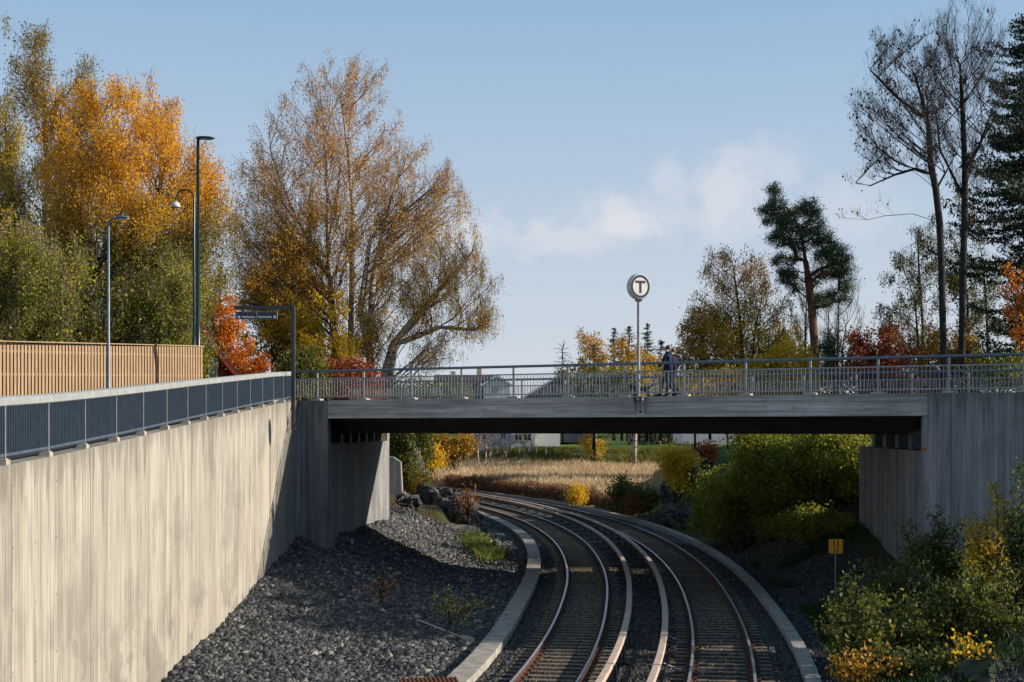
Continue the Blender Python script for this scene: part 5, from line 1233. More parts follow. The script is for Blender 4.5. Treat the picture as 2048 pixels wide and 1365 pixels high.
# bare slender trees
for i, (u, pr_, nt_, lf, nl) in enumerate([(1610, [(555, 1580, 1620), (620, 1570, 1640), (700, 1580, 1640)], 16, 'leaf_yellow', 260), (1675, [(535, 1680, 1700), (590, 1650, 1725), (660, 1645, 1745), (730, 1650, 1740)], 42, 'leaf_yellow', 200), (1655, [(600, 1640, 1670), (680, 1630, 1680), (740, 1635, 1680)], 12, 'leaf_yellow', 150)]):
    T('bare_tree', ['slender bare tree just left of the reddish pine trunk', 'bare fan-shaped tree with fine grey twigs right of the pine', 'thin bare sapling just right of the reddish pine trunk'][i], u, 93+i, pr_, nt_, [[(u, 880), (u, 700), (u+3, 600)], [(u+12, 880), (u+10, 700), (u+22, 620)]], zb=5.5, bark='darkbark', leaf=lf, nleaf=nl, lsize=.16, spread=.2, r0=.10, rt=.005, strands=1500, slen=.4, twig=.006, updroop=.6, limb=dict(slope=1.8, up=.5, ang=.45, wig=.06), seed=80+i, group='bare slender trees around the pine')
T('maple_tree', 'rusty red maple right of the bare fan-shaped tree, behind the railing', 1755, 84, [(655, 1740, 1765), (680, 1715, 1795), (710, 1700, 1815), (750, 1700, 1820), (790, 1710, 1815)], 40, [[(1758, 880), (1756, 720)]], zb=5.5, bark='darkbark', leaf='leaf_red', nleaf=10000, lsize=.17, spread=0.22, r0=.1, seed=84, rt=0.007)
T('maple_tree', 'dull red-orange maple low between the two tall bare trunks', 1905, 88, [(640, 1880, 1920), (680, 1850, 1950), (720, 1840, 1965), (780, 1840, 1960)], 40, [[(1905, 880), (1905, 740)]], zb=5.5, bark='darkbark', leaf='leaf_rust', nleaf=8000, lsize=.17, spread=0.22, r0=.1, seed=85, rt=0.007)
# tall bare ash pair
aY = 80
T('ash_tree', 'tall bare tree with dark seed clusters and long branches reaching left', 1888, aY, [(50, 1840, 1885), (75, 1760, 1900), (120, 1730, 1905), (170, 1735, 1905), (230, 1712, 1900), (270, 1722, 1900), (320, 1745, 1890)],
  110, [[(1890, 900), (1887, 700), (1884, 560), (1880, 450), (1872, 380), (1862, 330), (1856, 240), (1830, 150)], [(1866, 350), (1830, 338), (1790, 350), (1740, 372), (1712, 366)], [(1882, 470), (1862, 440), (1825, 428), (1770, 432), (1735, 440), (1705, 438)], [(1872, 380), (1900, 330), (1920, 290)], [(1856, 240), (1800, 200), (1740, 140)]],
  zb=6, bark='darkbark', leaf='leaf_dark', nleaf=1500, lsize=0.17, spread=0.1, droop=.12, r0=0.2, rt=0.0045, wig=.09, seed=90, slope=.8, step=.5, extra=[([(1862, 330), (1820, 330), (1790, 350), (1740, 372), (1712, 366)], 70, .35), ([(1862, 440), (1825, 428), (1770, 432), (1735, 440), (1705, 438)], 60, .35)], hang=1.5, group='tall bare trees at the right', strands=8000, slen=0.45, twig=0.006, updroop=0.6, limb=dict(slope=.9, up=.45, ang=.6, wig=.07))
T('ash_tree', 'tall bare straight tree, right one of the pair, with an upswept crown', 1924, aY+2, [(25, 1900, 1950), (50, 1865, 1985), (90, 1850, 2000), (150, 1850, 2005), (220, 1860, 2005), (300, 1880, 2000), (360, 1890, 1980)],
  95, [[(1922, 900), (1924, 700), (1926, 560), (1929, 450), (1930, 340), (1926, 230), (1920, 130)], [(1930, 340), (1960, 290), (1985, 220)], [(1930, 400), (1905, 350), (1880, 300), (1870, 200)]],
  zb=6, bark='darkbark', leaf='leaf_dark', nleaf=400, lsize=0.15, spread=0.1, droop=.1, r0=0.2, rt=0.0045, wig=.08, seed=91, slope=1.0, step=.5, hang=1.5, group='tall bare trees at the right', strands=8000, slen=0.45, twig=0.006, updroop=0.6, limb=dict(slope=1.4, up=.5, ang=.55, wig=.07))
T('mixed_tree', 'thin half-bare tree with hanging dark leaves left of the tall bare pair', 1838, 92, [(430, 1830, 1860), (480, 1800, 1880), (540, 1775, 1880), (600, 1765, 1875), (660, 1765, 1870), (720, 1780, 1870)],
  45, [[(1845, 880), (1845, 640), (1838, 540), (1835, 470)], [(1850, 880), (1830, 600), (1800, 520)]], zb=5.5, bark='darkbark', leaf='leaf_olive', nleaf=6500, lsize=0.14, spread=0.16, droop=.3, r0=.12, seed=92, rt=0.006, strands=2500, slen=0.4, limb=dict(slope=.7))
T('mixed_tree', 'thin olive-leaved tree between the tall bare pair and the big spruce', 1945, 96, [(400, 1890, 1930), (450, 1880, 1960), (540, 1880, 1990), (640, 1880, 1995), (720, 1890, 1990)],
  45, [[(1975, 880), (1975, 660), (1968, 540), (1955, 460)], [(1940, 880), (1935, 600), (1910, 480)]], zb=5.5, bark='darkbark', leaf='leaf_olive', nleaf=9000, lsize=0.14, spread=0.18, droop=.3, r0=.12, seed=93, rt=0.006, strands=2500, slen=0.4, limb=dict(slope=.8))
spruce('spruce_tree', 'huge dark spruce cut by the right edge of the photo', (X_(2062, 86), 86, 5), Z_(20, 86)-5, 4.9, seed=95, dens=2.4, ragged=.35, power=.40, needle=.24, droop=.55)
T('maple_tree', 'burnt-orange branches before the huge spruce at the right edge', 2055, 79, [(540, 2010, 2100), (580, 1990, 2110), (620, 2005, 2110), (680, 2010, 2110)], 30, [[(2075, 860), (2070, 680), (2050, 590)]], zb=5.2, bark='darkbark', leaf='leaf_orange', nleaf=2200, lsize=.18, spread=0.2, r0=.08, seed=96)
T('amber_shrub', 'amber shrub low behind the railing between the pine and the tall bare trees', 1800, 96, [(750, 1760, 1840), (775, 1730, 1880), (800, 1725, 1890)], 120, [[(1800, 860), (1800, 790)]], zb=4.6, cat='shrub', bark='darkbark', leaf='leaf_rust', nleaf=8000, lsize=.2, spread=.4, r0=.06, seed=98)
T('dark_shrub', 'dark green shrub behind the railing at the far right, below the spruce', 1995, 82, [(715, 1950, 2060), (750, 1930, 2110), (790, 1930, 2120)], 160, [[(2000, 860), (2000, 770)]], zb=5.0, cat='shrub', bark='darkbark', leaf='leaf_green', nleaf=6000, lsize=.17, spread=.3, r0=.06, seed=97)

# ---------------------------------------------------------------- vegetation on the right bank beyond the bridge
def bush(label, x, y, h, w_, nl, leaf, seed, ls=.12, name='shrub', group=None, zb=None, ntip=None, spread=.16, stems=None, droop=.06, hang=.3, thin=.8):
    g = np.random.default_rng(seed); zb = gz(x, y)-.1 if zb is None else zb; ns = stems or int(6+w_*3); tr = []
    for _ in range(ns):
        a_ = g.uniform(0, 6.28); q = g.random()**.6*w_; f = g.uniform(.55, 1.0)*(1-.25*(q/w_)**2); b0 = np.array([g.normal(0, .12*w_), g.normal(0, .12*w_), 0]); e = np.array([q*math.cos(a_), q*math.sin(a_), h*f])
        m = b0*.5+e*.5+np.array([-.12*e[0], -.12*e[1], .06*h]); tr.append(np.array([b0, b0*.7+m*.3, m, m*.45+e*.55+[0, 0, .02*h], e]))
    nt_ = int(ns*2.0); ti = g.integers(0, ns, nt_); tips = np.array([tr[i][3]*g.uniform(.4, 1.1)+g.normal(0, .25*w_, 3)*[1, 1, .3] for i in ti]); tips[:, 2] = np.maximum(tips[:, 2], .12*h)
    return tree(name, label, (x, y, zb), tr, tips, 'darkbark', leaf, nl, ls, spread, droop, .004, .018+.004*h, .9, .35, 4, 'shrub', group, seed=seed, hang=hang, limb=dict(slope=.8, step=.22 if h < 4.5 else .35, l2=.45, l3=.4, up=.35, lmin=.22, ang=.8))
bg_ = 'bushes on the bank beyond the right end of the bridge'
for i, (u, Y, h, w_, nl, lf) in enumerate([(1415, 74, 4.6, 1.7, 13000, 'leaf_bush'), (1455, 71, 5.6, 2.1, 19000, 'leaf_bush'), (1520, 69, 6.4, 2.3, 22000, 'leaf_bush'), (1590, 68, 6.6, 2.3, 22000, 'leaf_bush'), (1655, 66, 6.2, 2.2, 20000, 'leaf_bush'), (1500, 79, 6.6, 2.6, 18000, 'leaf_birch2'), (1580, 78, 6.6, 2.6, 18000, 'leaf_bush'), (1660, 76, 6.0, 2.6, 16000, 'leaf_rust'), (1700, 63, 5.5, 2.0, 9000, 'leaf_bush')]):
    x = X_(u, Y)+.9; z = gz(x, Y)
    h = min(h, max(1.8, 6.5-z)); bush(['low green bush nearest the rock outcrop under the bridge', 'yellow-green bush second from the rock outcrop', 'tall green and yellow bush in the middle of the dark bank', 'tall dense green bush right of the middle of the bank', 'green bush just left of the right abutment', 'amber-topped bush behind the middle of the bank', 'tall green bush at the back of the bank', 'rust-tinged bush at the back, near the right abutment', 'dark bush half hidden behind the right abutment'][i], x, Y, h, w_, nl, lf, 110+i, ls=.15, group=bg_, spread=.34)
for i, (u, v, Y, h, w_, nl) in enumerate([(1440, 1100, 68, 1.3, .9, 2600), (1500, 1120, 65, 1.5, 1.0, 3200), (1560, 1140, 62.5, 1.6, 1.1, 3600), (1625, 1130, 60.5, 1.5, 1.1, 3000)]):
    x = tp('DR', Y-64).x+1.9+.35*i; bush(['low dark bush at the foot of the bank, nearest the rock outcrop', 'low dark bush at the foot of the bank, second from the rock', 'low dark bush at the foot of the bank, below its middle', 'low dark bush at the foot of the bank beside the orange sign'][i], x+.8, Y, h, w_, nl, 'leaf_bush', 130+i, ls=.13, group=bg_)
# saplings and bushes in front of the right abutment
fg = 'bushes before the right abutment'
FGB = [(1720, 37.5, 3.3, .6, 1900, 'leaf_mixed', 'sunlit yellow-green sapling, leftmost of the bushes before the right abutment', 1130),
       (1705, 35.0, 2.0, .8, 2800, 'leaf_mixed', 'low leafy bush below the leftmost sapling, beside the narrow walkway', 1200),
       (1790, 41, 3.0, .9, 2600, 'leaf_fore', 'dense dark green bush left of the abutment corner', 1070),
       (1850, 42, 4.5, .95, 2800, 'leaf_mixed', 'tall thin bush with reddish leaves against the abutment corner', 990),
       (1930, 42, 4.2, .95, 2400, 'leaf_mixed', 'thin bush in front of the pale abutment wall, middle of the group', 1010),
       (1990, 40, 4.4, .8, 2200, 'leaf_birch2', 'slender sapling with bright yellow leaves near the right edge', 960),
       (2040, 38, 4.8, 1.0, 3600, 'leaf_fore', 'dark green bush cut by the right edge of the photo', 900),
       (1800, 36, 2.3, 1.0, 3200, 'leaf_mixed', 'wide bush with mixed green and yellow leaves in the middle foreground', 1190),
       (1890, 37, 2.9, 1.1, 3400, 'leaf_fore', 'wide dark green bush right of the mixed foreground bush', 1140),
       (1980, 36, 2.8, 1.1, 3200, 'leaf_mixed', 'yellow-speckled bush above the mossy stone block at the right', 1130),
       (1740, 33.5, .9, .7, 800, 'leaf_rust', 'low bush with rusty drooping leaves at the bottom edge', 1300),
       (1850, 34.0, 1.3, 1.1, 3000, 'leaf_fore', 'low green ground bush at the bottom edge, left of the stone block', 1290),
       (1935, 33.0, .7, .4, 220, 'leaf_yellow', 'tiny bright yellow sapling beside the mossy stone block', 1290)]
for i, (u, Y, h, w_, nl, lf, lab, vt) in enumerate(FGB):
    x = X_(u, Y); zb = Z_(vt, Y)-h; g0_ = gz(x, Y)
    bush(lab, x, Y, h+max(0, zb-g0_), w_, nl, lf, 150+i, ls=.115, group=fg, zb=min(zb, g0_), spread=.14, stems=int(7+w_*5))
# trees standing to the right of the camera's view, on top of the cutting: they shade the tracks
off = 'trees on top of the cutting, outside the photo'
tps = [bush('dense rounded tree on top of the right bank, outside the right edge, nearest the bridge', 20.5, 41.5, 5.2, 2.6, 9000, 'leaf_bush', 190, ls=.28, name='bank_tree', group=off, spread=.4)]
for k, (x, y, s_) in enumerate([(20.6, 45.2, .9), (23.5, 42.5, 1.0), (26, 46, 1.0)]):
    copy_thing(tps[0], (x, y, gz(x, y)-.1), k*1.3, s_, ['dense rounded tree on top of the right bank, second from the bridge, outside the photo', 'dense rounded tree in the back row on the right bank, outside the photo', 'dense rounded tree on the right bank beside the road, outside the photo'][k])

# ---------------------------------------------------------------- rocks
def rock(name, label, c, r, seed, rz=0, sub=5, amp=.28, blocky=.5, cat='rock', mat='rock', group=None, flat=0):
    bm = bmesh.new(); bmesh.ops.create_icosphere(bm, subdivisions=sub, radius=1); g = np.random.default_rng(seed); pl = g.normal(0, 1, (16, 3)); pl /= np.linalg.norm(pl, axis=1, keepdims=True); pd = g.uniform(.62, .95, 16)
    V = np.array([v.co[:] for v in bm.verts]); 
    for a_, d_ in zip(pl, pd):
        s_ = V@a_; V = V-np.maximum(0, s_-d_)[:, None]*a_*blocky*1.8
    n1 = vnoise(V[:, 0]*2+V[:, 2]*3.1, V[:, 1]*2-V[:, 2]*2, 1.0, seed)+.5*vnoise(V[:, 0]*5+V[:, 2]*4, V[:, 1]*5+V[:, 2]*7, 1.0, seed+1)+.28*vnoise(V[:, 0]*11-V[:, 2]*12, V[:, 1]*11+V[:, 2]*9, 1, seed+2)
    cl_ = np.floor(np.stack([V[:, 0]*2.3+.6*V[:, 2], V[:, 1]*2.0, V[:, 2]*3.2-.5*V[:, 0]], 1)+g.uniform(0, 5, 3)); hh_ = np.sin(cl_@np.array([127.1, 311.7, 74.7])+seed)*43758.5; hh_ = hh_-np.floor(hh_)-.5; n1 = n1+hh_*.55
    cl_ = np.floor(np.stack([V[:, 0]*5.3+1.6*V[:, 2], V[:, 1]*5.0, V[:, 2]*7.2-1.5*V[:, 0]], 1)); hh_ = np.sin(cl_@np.array([27.1, 111.7, 174.7])+seed)*43758.5; hh_ = hh_-np.floor(hh_)-.5; n1 = n1+hh_*.22
    cl_ = np.floor(np.stack([V[:, 0]*13+2.6*V[:, 2], V[:, 1]*12.0, V[:, 2]*9.2-2.5*V[:, 0]], 1)); hh_ = np.sin(cl_@np.array([57.1, 91.7, 14.7])+seed)*43758.5; hh_ = hh_-np.floor(hh_)-.5; n1 = n1+hh_*.12
    led = (np.floor((V[:, 2]+.25*V[:, 0])*5)/5-(V[:, 2]+.25*V[:, 0]))*.25
    V = V*(1+amp*n1+led*.6)[:, None]*np.array(r)
    for v, q in zip(bm.verts, V): v.co = q
    me = bpy.data.meshes.new(name); bm.to_mesh(me); bm.free(); o = link(name, me, M[mat], None, c); o.rotation_euler = (0, 0, rz); return tag(o, label, cat, group)
def rk(u, v, Y, **k): return P(u, v, Y)
rock('rock_outcrop', 'dark blocky cut rock face beside the end of the left abutment', Vector((-4.3, 83.2, .45)), (2.5, 3.6, 2.15), 5, R(8), sub=6, amp=.2)
rock('rock_outcrop', 'low dark rock ledge directly behind the left abutment', Vector((-6.4, 80.5, .9)), (1.9, 3, 1.75), 6, R(0), sub=6, amp=.2)
rock('rock_ledge', 'smooth sloping rock slab below the cut rock face', Vector((-4.4, 78.6, .25)), (2.9, 1.6, .62), 8, R(-25), sub=6, amp=.18)
rock('boulder', 'pale broken boulder on the stone slope below the cut rock', P(893, 1076, 76.5), (.75, .5, .42), 9, R(20), sub=4, mat='rock')
rock('rock_outcrop', 'weathered brown cliff with bushes seen left under the bridge', P(806, 935, 108), (1.5, 4, 2.4), 10, R(0), amp=.35)
rock('rock_outcrop', 'leaning grey rock outcrop at the outer side of the curve, under the bridge', Vector((11.6, 92, 1.4)), (2.0, 4.2, 2.3), 11, R(8), sub=6, amp=.28)
rock('rock_outcrop', 'lower layered grey rock below the leaning outcrop', Vector((10.7, 89.5, .3)), (1.35, 3.2, 1.0), 12, R(8), amp=.28)
rock('rock_outcrop', 'top stones of the grey outcrop under the yellow maple', Vector((12.4, 92.5, 3.0)), (1.3, 2.6, 1.2), 13, R(5), amp=.28)
M['moss'] = simple('mossy_block', (.06, .07, .04), .95, .2, 0, .5, 3, .3)
rock('stone_block', 'flat mossy stone block at the bottom right corner', P(1990, 1348, 31.5), (1.0, .8, .36), 14, R(10), sub=5, amp=.10, blocky=1.0, mat='moss')
rock('boulder', 'single grey boulder on the gravel left of the wide walkway', P(992, 1090, 74), (.28, .25, .3), 15, sub=3)
mb = MB(); wallp = [(X_(782, 96), 96), (X_(806, 96), 96), (X_(802, 98), 98), (X_(770, 98), 98)]
mb.add([Vector((X_(768, 79.5), 79.5, .2)), Vector((X_(808, 79.5), 79.5, .2)), Vector((X_(801, 79.5), 79.5, Z_(925, 79.5))), Vector((X_(786, 79.5), 79.5, Z_(915, 79.5))), Vector((X_(768, 79.5), 79.5, Z_(912, 79.5))), Vector((X_(768, 79.5), 80.4, .2)), Vector((X_(808, 79.5), 80.4, .2)), Vector((X_(801, 79.5), 80.4, Z_(925, 79.5))), Vector((X_(786, 79.5), 80.4, Z_(915, 79.5))), Vector((X_(768, 79.5), 80.4, Z_(912, 79.5)))],
       [(0, 1, 2, 3, 4), (9, 8, 7, 6, 5), (0, 5, 6, 1), (1, 6, 7, 2), (2, 7, 8, 3), (3, 8, 9, 4), (4, 9, 5, 0)])
tag(mb.obj('small_concrete_wall', M['abut']), 'small pale concrete wing wall beyond the left abutment, under the bridge', 'wall')
# plants around the rocks on the left, seen under the bridge
def small(label, u, Y, vt, vb, wpx, nl, leaf, seed, ls=.18, name='shrub', ntip=None, trunk=None):
    x = X_(u, Y); h = (vb-vt)/F*Y; zb = Z_(vb, Y)-.1
    return bush(label, x, Y, h, wpx/2/F*Y, nl, leaf, seed, ls=ls, name=name, zb=zb, spread=.3, ntip=ntip)
small('small orange-leaved sapling growing from the cut rock beside the track', 937, 80, 940, 1070, 20, 260, 'leaf_orange', 201, .12, 'sapling')
small('yellow-green bush at the corner of the left abutment under the bridge', 797, 83, 855, 925, 40, 3000, 'leaf_mixed', 202)
small('bright yellow bush left of the dry field, under the bridge', 862, 126, 884, 942, 50, 4000, 'leaf_yellow', 203, .2)
small('ochre tree above the bright yellow bush, under the bridge', 905, 140, 850, 938, 84, 6000, 'leaf_rust', 204, .22)
small('olive bush between the brown cliff and the yellow bush', 838, 118, 850, 935, 50, 6000, 'leaf_olive', 205, .2)
small('tangled dry bush beside the small concrete wall at the left', 812, 84, 905, 975, 34, 2600, 'leaf_olive', 219, .12)
small('tangled dry bush at the foot of the brown cliff', 822, 98, 935, 985, 60, 3500, 'leaf_rust', 206, .14)
small('dull green bush at the left edge of the dry field', 845, 110, 945, 980, 34, 3000, 'leaf_olive', 207, .15)
small('bright yellow bushy sapling at the front of the dry field', 1150, 112, 968, 1012, 24, 3200, 'leaf_yellow', 208, .13, 'sapling')
small('green bush standing tall at the right of the dry field', 1245, 98, 938, 1025, 46, 4500, 'leaf_mixed', 209, .15)
small('green and orange bush right of the tall green bush', 1285, 96, 970, 1032, 60, 5500, 'leaf_mixed', 210, .15)
small('low red-leaved bush between the two green bushes at the field edge', 1264, 94, 995, 1030, 18, 700, 'leaf_red', 211, .13)
small('glowing yellow maple above the grey rock outcrop', 1357, 90, 868, 1000, 96, 5200, 'leaf_yellow', 212, .2, 'maple_tree', 110)
small('rust-red bush behind the fence post right of the yellow maple', 1408, 96, 878, 925, 36, 2000, 'leaf_red', 213, .16)
small('small orange-leaved tree on the green lawn, left of the white birch trunk', 1182, 168, 850, 922, 62, 2600, 'leaf_birch2', 214, .2, 'small_tree', 90)
small('small orange weed growing on the stone slope', 762, 46.5, 1160, 1200, 22, 160, 'leaf_orange', 215, .07, 'weed', 20)
small('green and yellow weed growing at the foot of the pale pole', 905, 41.5, 1190, 1245, 90, 900, 'leaf_mixed', 216, .06, 'weed', 60)
# bare saplings and birch trunks at the far side of the field
for i, (u, vb, vt, lean) in enumerate([(937, 930, 830, -6), (957, 935, 820, -8), (971, 928, 820, 4), (980, 915, 830, 0), (1048, 932, 840, 4), (1012, 925, 850, 0), (1196, 906, 800, -3)]):
    Y = 172+i; x = X_(u, Y); h = (vb-vt)/F*Y; zb = Z_(vb, Y)-.2; gq = np.random.default_rng(220+i)
    tips = np.stack([gq.normal(0, .9, 45), gq.normal(0, .9, 45), gq.uniform(h*.35, h, 45)], 1)
    tree('bare_sapling', ['pale bare sapling, leftmost before the white house', 'leaning pale bare sapling, second before the white house', 'straight pale bare sapling before the white house windows', 'short bare sapling before the white house wall', 'bare forked sapling below the dark red windows', 'thin low bare sapling before the white house', 'pale straight trunk behind the small orange-leaved tree'][i], (x, Y, zb), [np.array([[0, 0, 0], [lean*.02, 0, h*.5], [lean*.06, 0, h*.95]])], tips, 'birchbark', 'leaf_rust', 60, .15, r0=.10, rt=.025, slope=1.3, seed=221+i, group='bare saplings at the far edge of the field')
mb = MB(); Y = 165; b0 = P(1268, 926, Y); mb.tube([(0, 0, 0), (.1, 0, 2.2), (.15, 0, 4), (.25, 0, 7)], [.30, .24, .23, .18], 10); bt = thing('birch_tree', 'single thick white birch trunk standing before the dark green bank', 'tree', b0)
tko = mb.obj('trunk', M['birchbark'], bt, smooth_=True); face_attr(tko.data, 'rad', [.3]*len(tko.data.polygons))
gq = np.random.default_rng(5); C = gq.normal(0, 1, (1500, 3))*[1.3, 1.3, .8]+[.3, 0, 6.0]; link('crown', leaf_mesh('crown', C, .25, gq), M['leaf_birch2'], bt)
# thuja row along the white fence
x0, x1 = X_(1262, 205), X_(1385, 205); k = 0; hd = []
gq = np.random.default_rng(6)
def thuja(x, lab):
    r = thing('thuja', lab, 'hedge tree', (x, 205, gz(x, 205)-.1), 'row of clipped green thujas'); n_ = 900; z = gq.random(n_)*3.1; a_ = gq.uniform(0, 6.28, n_); q = .46*np.sqrt(np.clip(1-(z/3.2)**2, .05, 1))*gq.uniform(.75, 1, n_)
    link('crown', leaf_mesh('crown', np.stack([q*np.cos(a_), q*np.sin(a_), z+.1], 1), .2, gq, -.4), M['thuja'], r); mb = MB(); mb.tube([(0, 0, 0), (0, 0, 2.6)], [.05, .02], 5); mb.obj('trunk', M['darkbark'], r); return r
ORD = ['first', 'second', 'third', 'fourth', 'fifth', 'sixth', 'seventh', 'eighth', 'ninth', 'tenth', 'eleventh', 'twelfth', 'thirteenth', 'fourteenth']
th0 = thuja(x0, 'leftmost clipped conical thuja in the green row on the lawn')
xx = x0+.82
while xx < x1: k += 1; copy_thing(th0, (xx, 205, gz(xx, 205)-.1), random.random()*6, (1, 1, random.uniform(.9, 1.1)), ORD[k]+' clipped conical thuja from the left in the green row on the lawn'); xx += .82
pf = thing('picket_fence', 'white board fence glimpsed between the thujas', 'fence', (x0, 207, gz(x0, 207)-.1)); mb = MB()
for k in range(int((x1-x0)/.35)): mb.box((k*.35, 0, 1.1), (.28, .03, 2.2))
mb.obj('boards', M['whitepaint'], pf); mb = MB(); mb.box(((x1-x0)/2, .05, .6), (x1-x0, .04, .1)); mb.box(((x1-x0)/2, .05, 1.7), (x1-x0, .04, .1)); mb.obj('rails', M['whitepaint'], pf)

# fence posts
for i, (u, v0, v1, Y) in enumerate([(1135, 982, 1008, 113), (1308, 962, 992, 96), (1334, 945, 975, 92), (1364, 922, 956, 89), (1391, 885, 930, 87), (950, 968, 985, 122)]):
    b = P(u, v1+6, Y); mb = MB(); mb.tube([(0, 0, 0), (0, 0, (v1+6-v0)/F*Y)], .035, 6)
    if i == 4: mb.tube([(0, 0, (v1+6-v0)/F*Y), (.5, 0, (v1+6-v0)/F*Y-.7)], .03, 6)
    tag(mb.obj('fence_post', M['galv'], None, b), ['thin grey metal post beside the small yellow sapling in front of the dry field', 'grey metal fence post lowest beside the rock outcrop, left of the yellow maple', 'grey metal fence post under the left branches of the yellow maple', 'grey metal fence post in front of the yellow maple', 'braced metal corner post above the rock outcrop', 'thin grey metal post behind the orange sapling'][i], 'post', 'thin metal fence posts along the railway')
for i, u in enumerate([995, 984, 1016, 1039, 1058, 1092, 1073]):
    b = P(u, [903, 913, 902, 902, 901, 905, 902][i]+1, 180); b.z = Z_([903, 913, 902, 902, 901, 905, 902][i]+1, 180); mb = MB(); mb.box((0, 0, .3), (.12, .12, 1.1)); tag(mb.obj('white_stake', M['whitepaint'], None, b), ['second', 'first', 'third', 'fourth', 'fifth', 'last', 'sixth'][i]+' short white stake from the left before the white house', 'stake', 'short white stakes before the white house')

# ---------------------------------------------------------------- houses in the distance
M['sidingwhite'] = simple('white_board_siding', (.62, .62, .62), .7, .3, 0, .07, 2); M['rooftile'] = simple('dark_brown_roof_tiles', (.06, .04, .035), .85, .2, 0, .3, 2); M['slate'] = simple('blue_grey_roof', (.05, .065, .085), .7, .3, 0, .2, 2)
M['curtain'] = simple('dark_red_curtains', (.10, .035, .05), .5, .4, 0, .3, 3); M['cream'] = simple('cream_chimney', (.5, .42, .33), .85, .2, 0, .15, 4); M['shadewall'] = simple('shade_blue_wall', (.04, .055, .08), .75, .3, 0, .2, 2)  # the dark blue wall colour holds the shade on the brown-roofed house
def house(label, u0, u1, Y, vb, veave, vridge, depth, wall, roof, rz=0, wins=(), chim=(), gable='side', glass='glass', name='house'):
    x0, x1 = X_(u0, Y), X_(u1, Y); zb = Z_(vb, Y)-.4; W_ = x1-x0; he = Z_(veave, Y)-zb; hr = Z_(vridge, Y)-zb
    r = thing(name, label, 'house', ((x0+x1)/2, Y, zb), None, rz); mb = MB(); w2 = W_/2
    if gable == 'front': mb.prism([Vector((-w2, 0, 0)), Vector((w2, 0, 0)), Vector((w2, 0, he)), Vector((0, 0, hr)), Vector((-w2, 0, he))], (0, 0, 0), (0, depth, 0))
    else: mb.prism([Vector((0, 0, 0)), Vector((0, depth, 0)), Vector((0, depth, he)), Vector((0, depth/2, hr)), Vector((0, 0, he))], (-w2, 0, 0), (w2, 0, 0))
    mb.obj('wall', M[wall], r); mb = MB(); t_ = .16; ov = .5
    if gable == 'front':
        for s_ in (-1, 1):
            a_ = Vector((0, -ov, hr+t_)); b_ = Vector((s_*(w2+ov), -ov, he-ov*(hr-he)/w2+t_)); mb.prism([a_, b_, b_-Vector((0, 0, t_*.95)), a_-Vector((0, 0, t_*.95))], (0, 0, 0), (0, depth+2*ov, 0))
    else:
        for s_ in (0, 1):
            a_ = Vector((-w2-ov, depth/2, hr+t_)); yb = -ov if s_ == 0 else depth+ov; b_ = Vector((-w2-ov, yb, he-ov*(hr-he)/(depth/2)+t_)); mb.prism([a_, b_, b_-Vector((0, 0, t_*.95)), a_-Vector((0, 0, t_*.95))], (0, 0, 0), (W_+2*ov, 0, 0))
    ro = mb.obj('roof', M[roof], r)
    if gable == 'front':
        mb = MB()
        for s_ in (-1, 1):
            a_ = Vector((0, -ov-.06, hr+t_+.02)); b_ = Vector((s_*(w2+ov), -ov-.06, he-ov*(hr-he)/w2+t_+.02)); mb.prism([a_, b_, b_-Vector((0, 0, .32)), a_-Vector((0, 0, .36))], (0, 0, 0), (0, .05, 0))
        mb.obj('barge_board', M['whitepaint'], r)
    for (ua, ub, va, vb2) in wins:
        xa, xb = X_(ua, Y)-(x0+x1)/2, X_(ub, Y)-(x0+x1)/2; za, zc_ = Z_(va, Y)-zb, Z_(vb2, Y)-zb; mb = MB(); mb.box(((xa+xb)/2, -.02, (za+zc_)/2), (xb-xa, .03, za-zc_)); w_ = mb.obj('window', M[glass], r)
        mb = MB()
        for s_ in (xa, (xa+xb)/2, xb): mb.box((s_, -.05, (za+zc_)/2), (.07, .05, za-zc_+.14))
        for s_ in (za, zc_): mb.box(((xa+xb)/2, -.047, s_), (xb-xa-.08, .045, .08))
        mb.obj('window_frame', M['whitepaint'], w_)
    for (uc, vt) in chim:
        mb = MB(); xc = X_(uc, Y)-(x0+x1)/2; mb.box((xc, depth/2+.2, (hr+Z_(vt, Y)-zb)/2), (.8, .8, Z_(vt, Y)-zb-hr+1.0)); mb.obj('chimney', M['cream'], ro)
    return r
house('white boarded house with dark red curtained windows on the lawn beyond the field', 945, 1052, 192, 905, 838, 812, 8, 'sidingwhite', 'rooftile', 0, [(961, 972, 862, 879), (1001, 1013, 860, 878)], (), 'side')
house('white wing of the house beyond the field, with the two large dark red windows', 1022, 1070, 189.5, 905, 838, 808, 7, 'sidingwhite', 'rooftile', 0, [(1029, 1044, 868, 882), (1047, 1062, 868, 882)], (), 'side', 'curtain', 'house_wing')
house('pale garage wall right of the white house, behind the curve of the lawn', 1070, 1120, 200, 900, 850, 832, 6, 'sidingwhite', 'rooftile', 0, [], (), 'side', name='garage')
house('house with brown tiled roof and dark shaded wall seen through the railing', 872, 985, 232, 880, 772, 750, 9, 'shadewall', 'rooftile', 0, [(885, 900, 782, 796), (925, 940, 782, 796)], ((957, 741), (904, 747)), 'side')
house('white gable end with pale barge boards right of the brown tiled roof', 968, 1020, 230, 880, 768, 751, 9, 'sidingwhite', 'rooftile', 0, [(984, 996, 772, 788)], (), 'front')
house('house with a steep blue-grey roof seen through the railing left of the far conifer', 1045, 1190, 205, 880, 796, 752, 10, 'shadewall', 'slate', 0, [], (), 'front')
house('house with blue-grey roof seen through the railing right of the walkers', 1365, 1480, 135, 880, 778, 728, 8, 'sidingwhite', 'slate', 0, [(1385, 1400, 785, 800)], (), 'front')

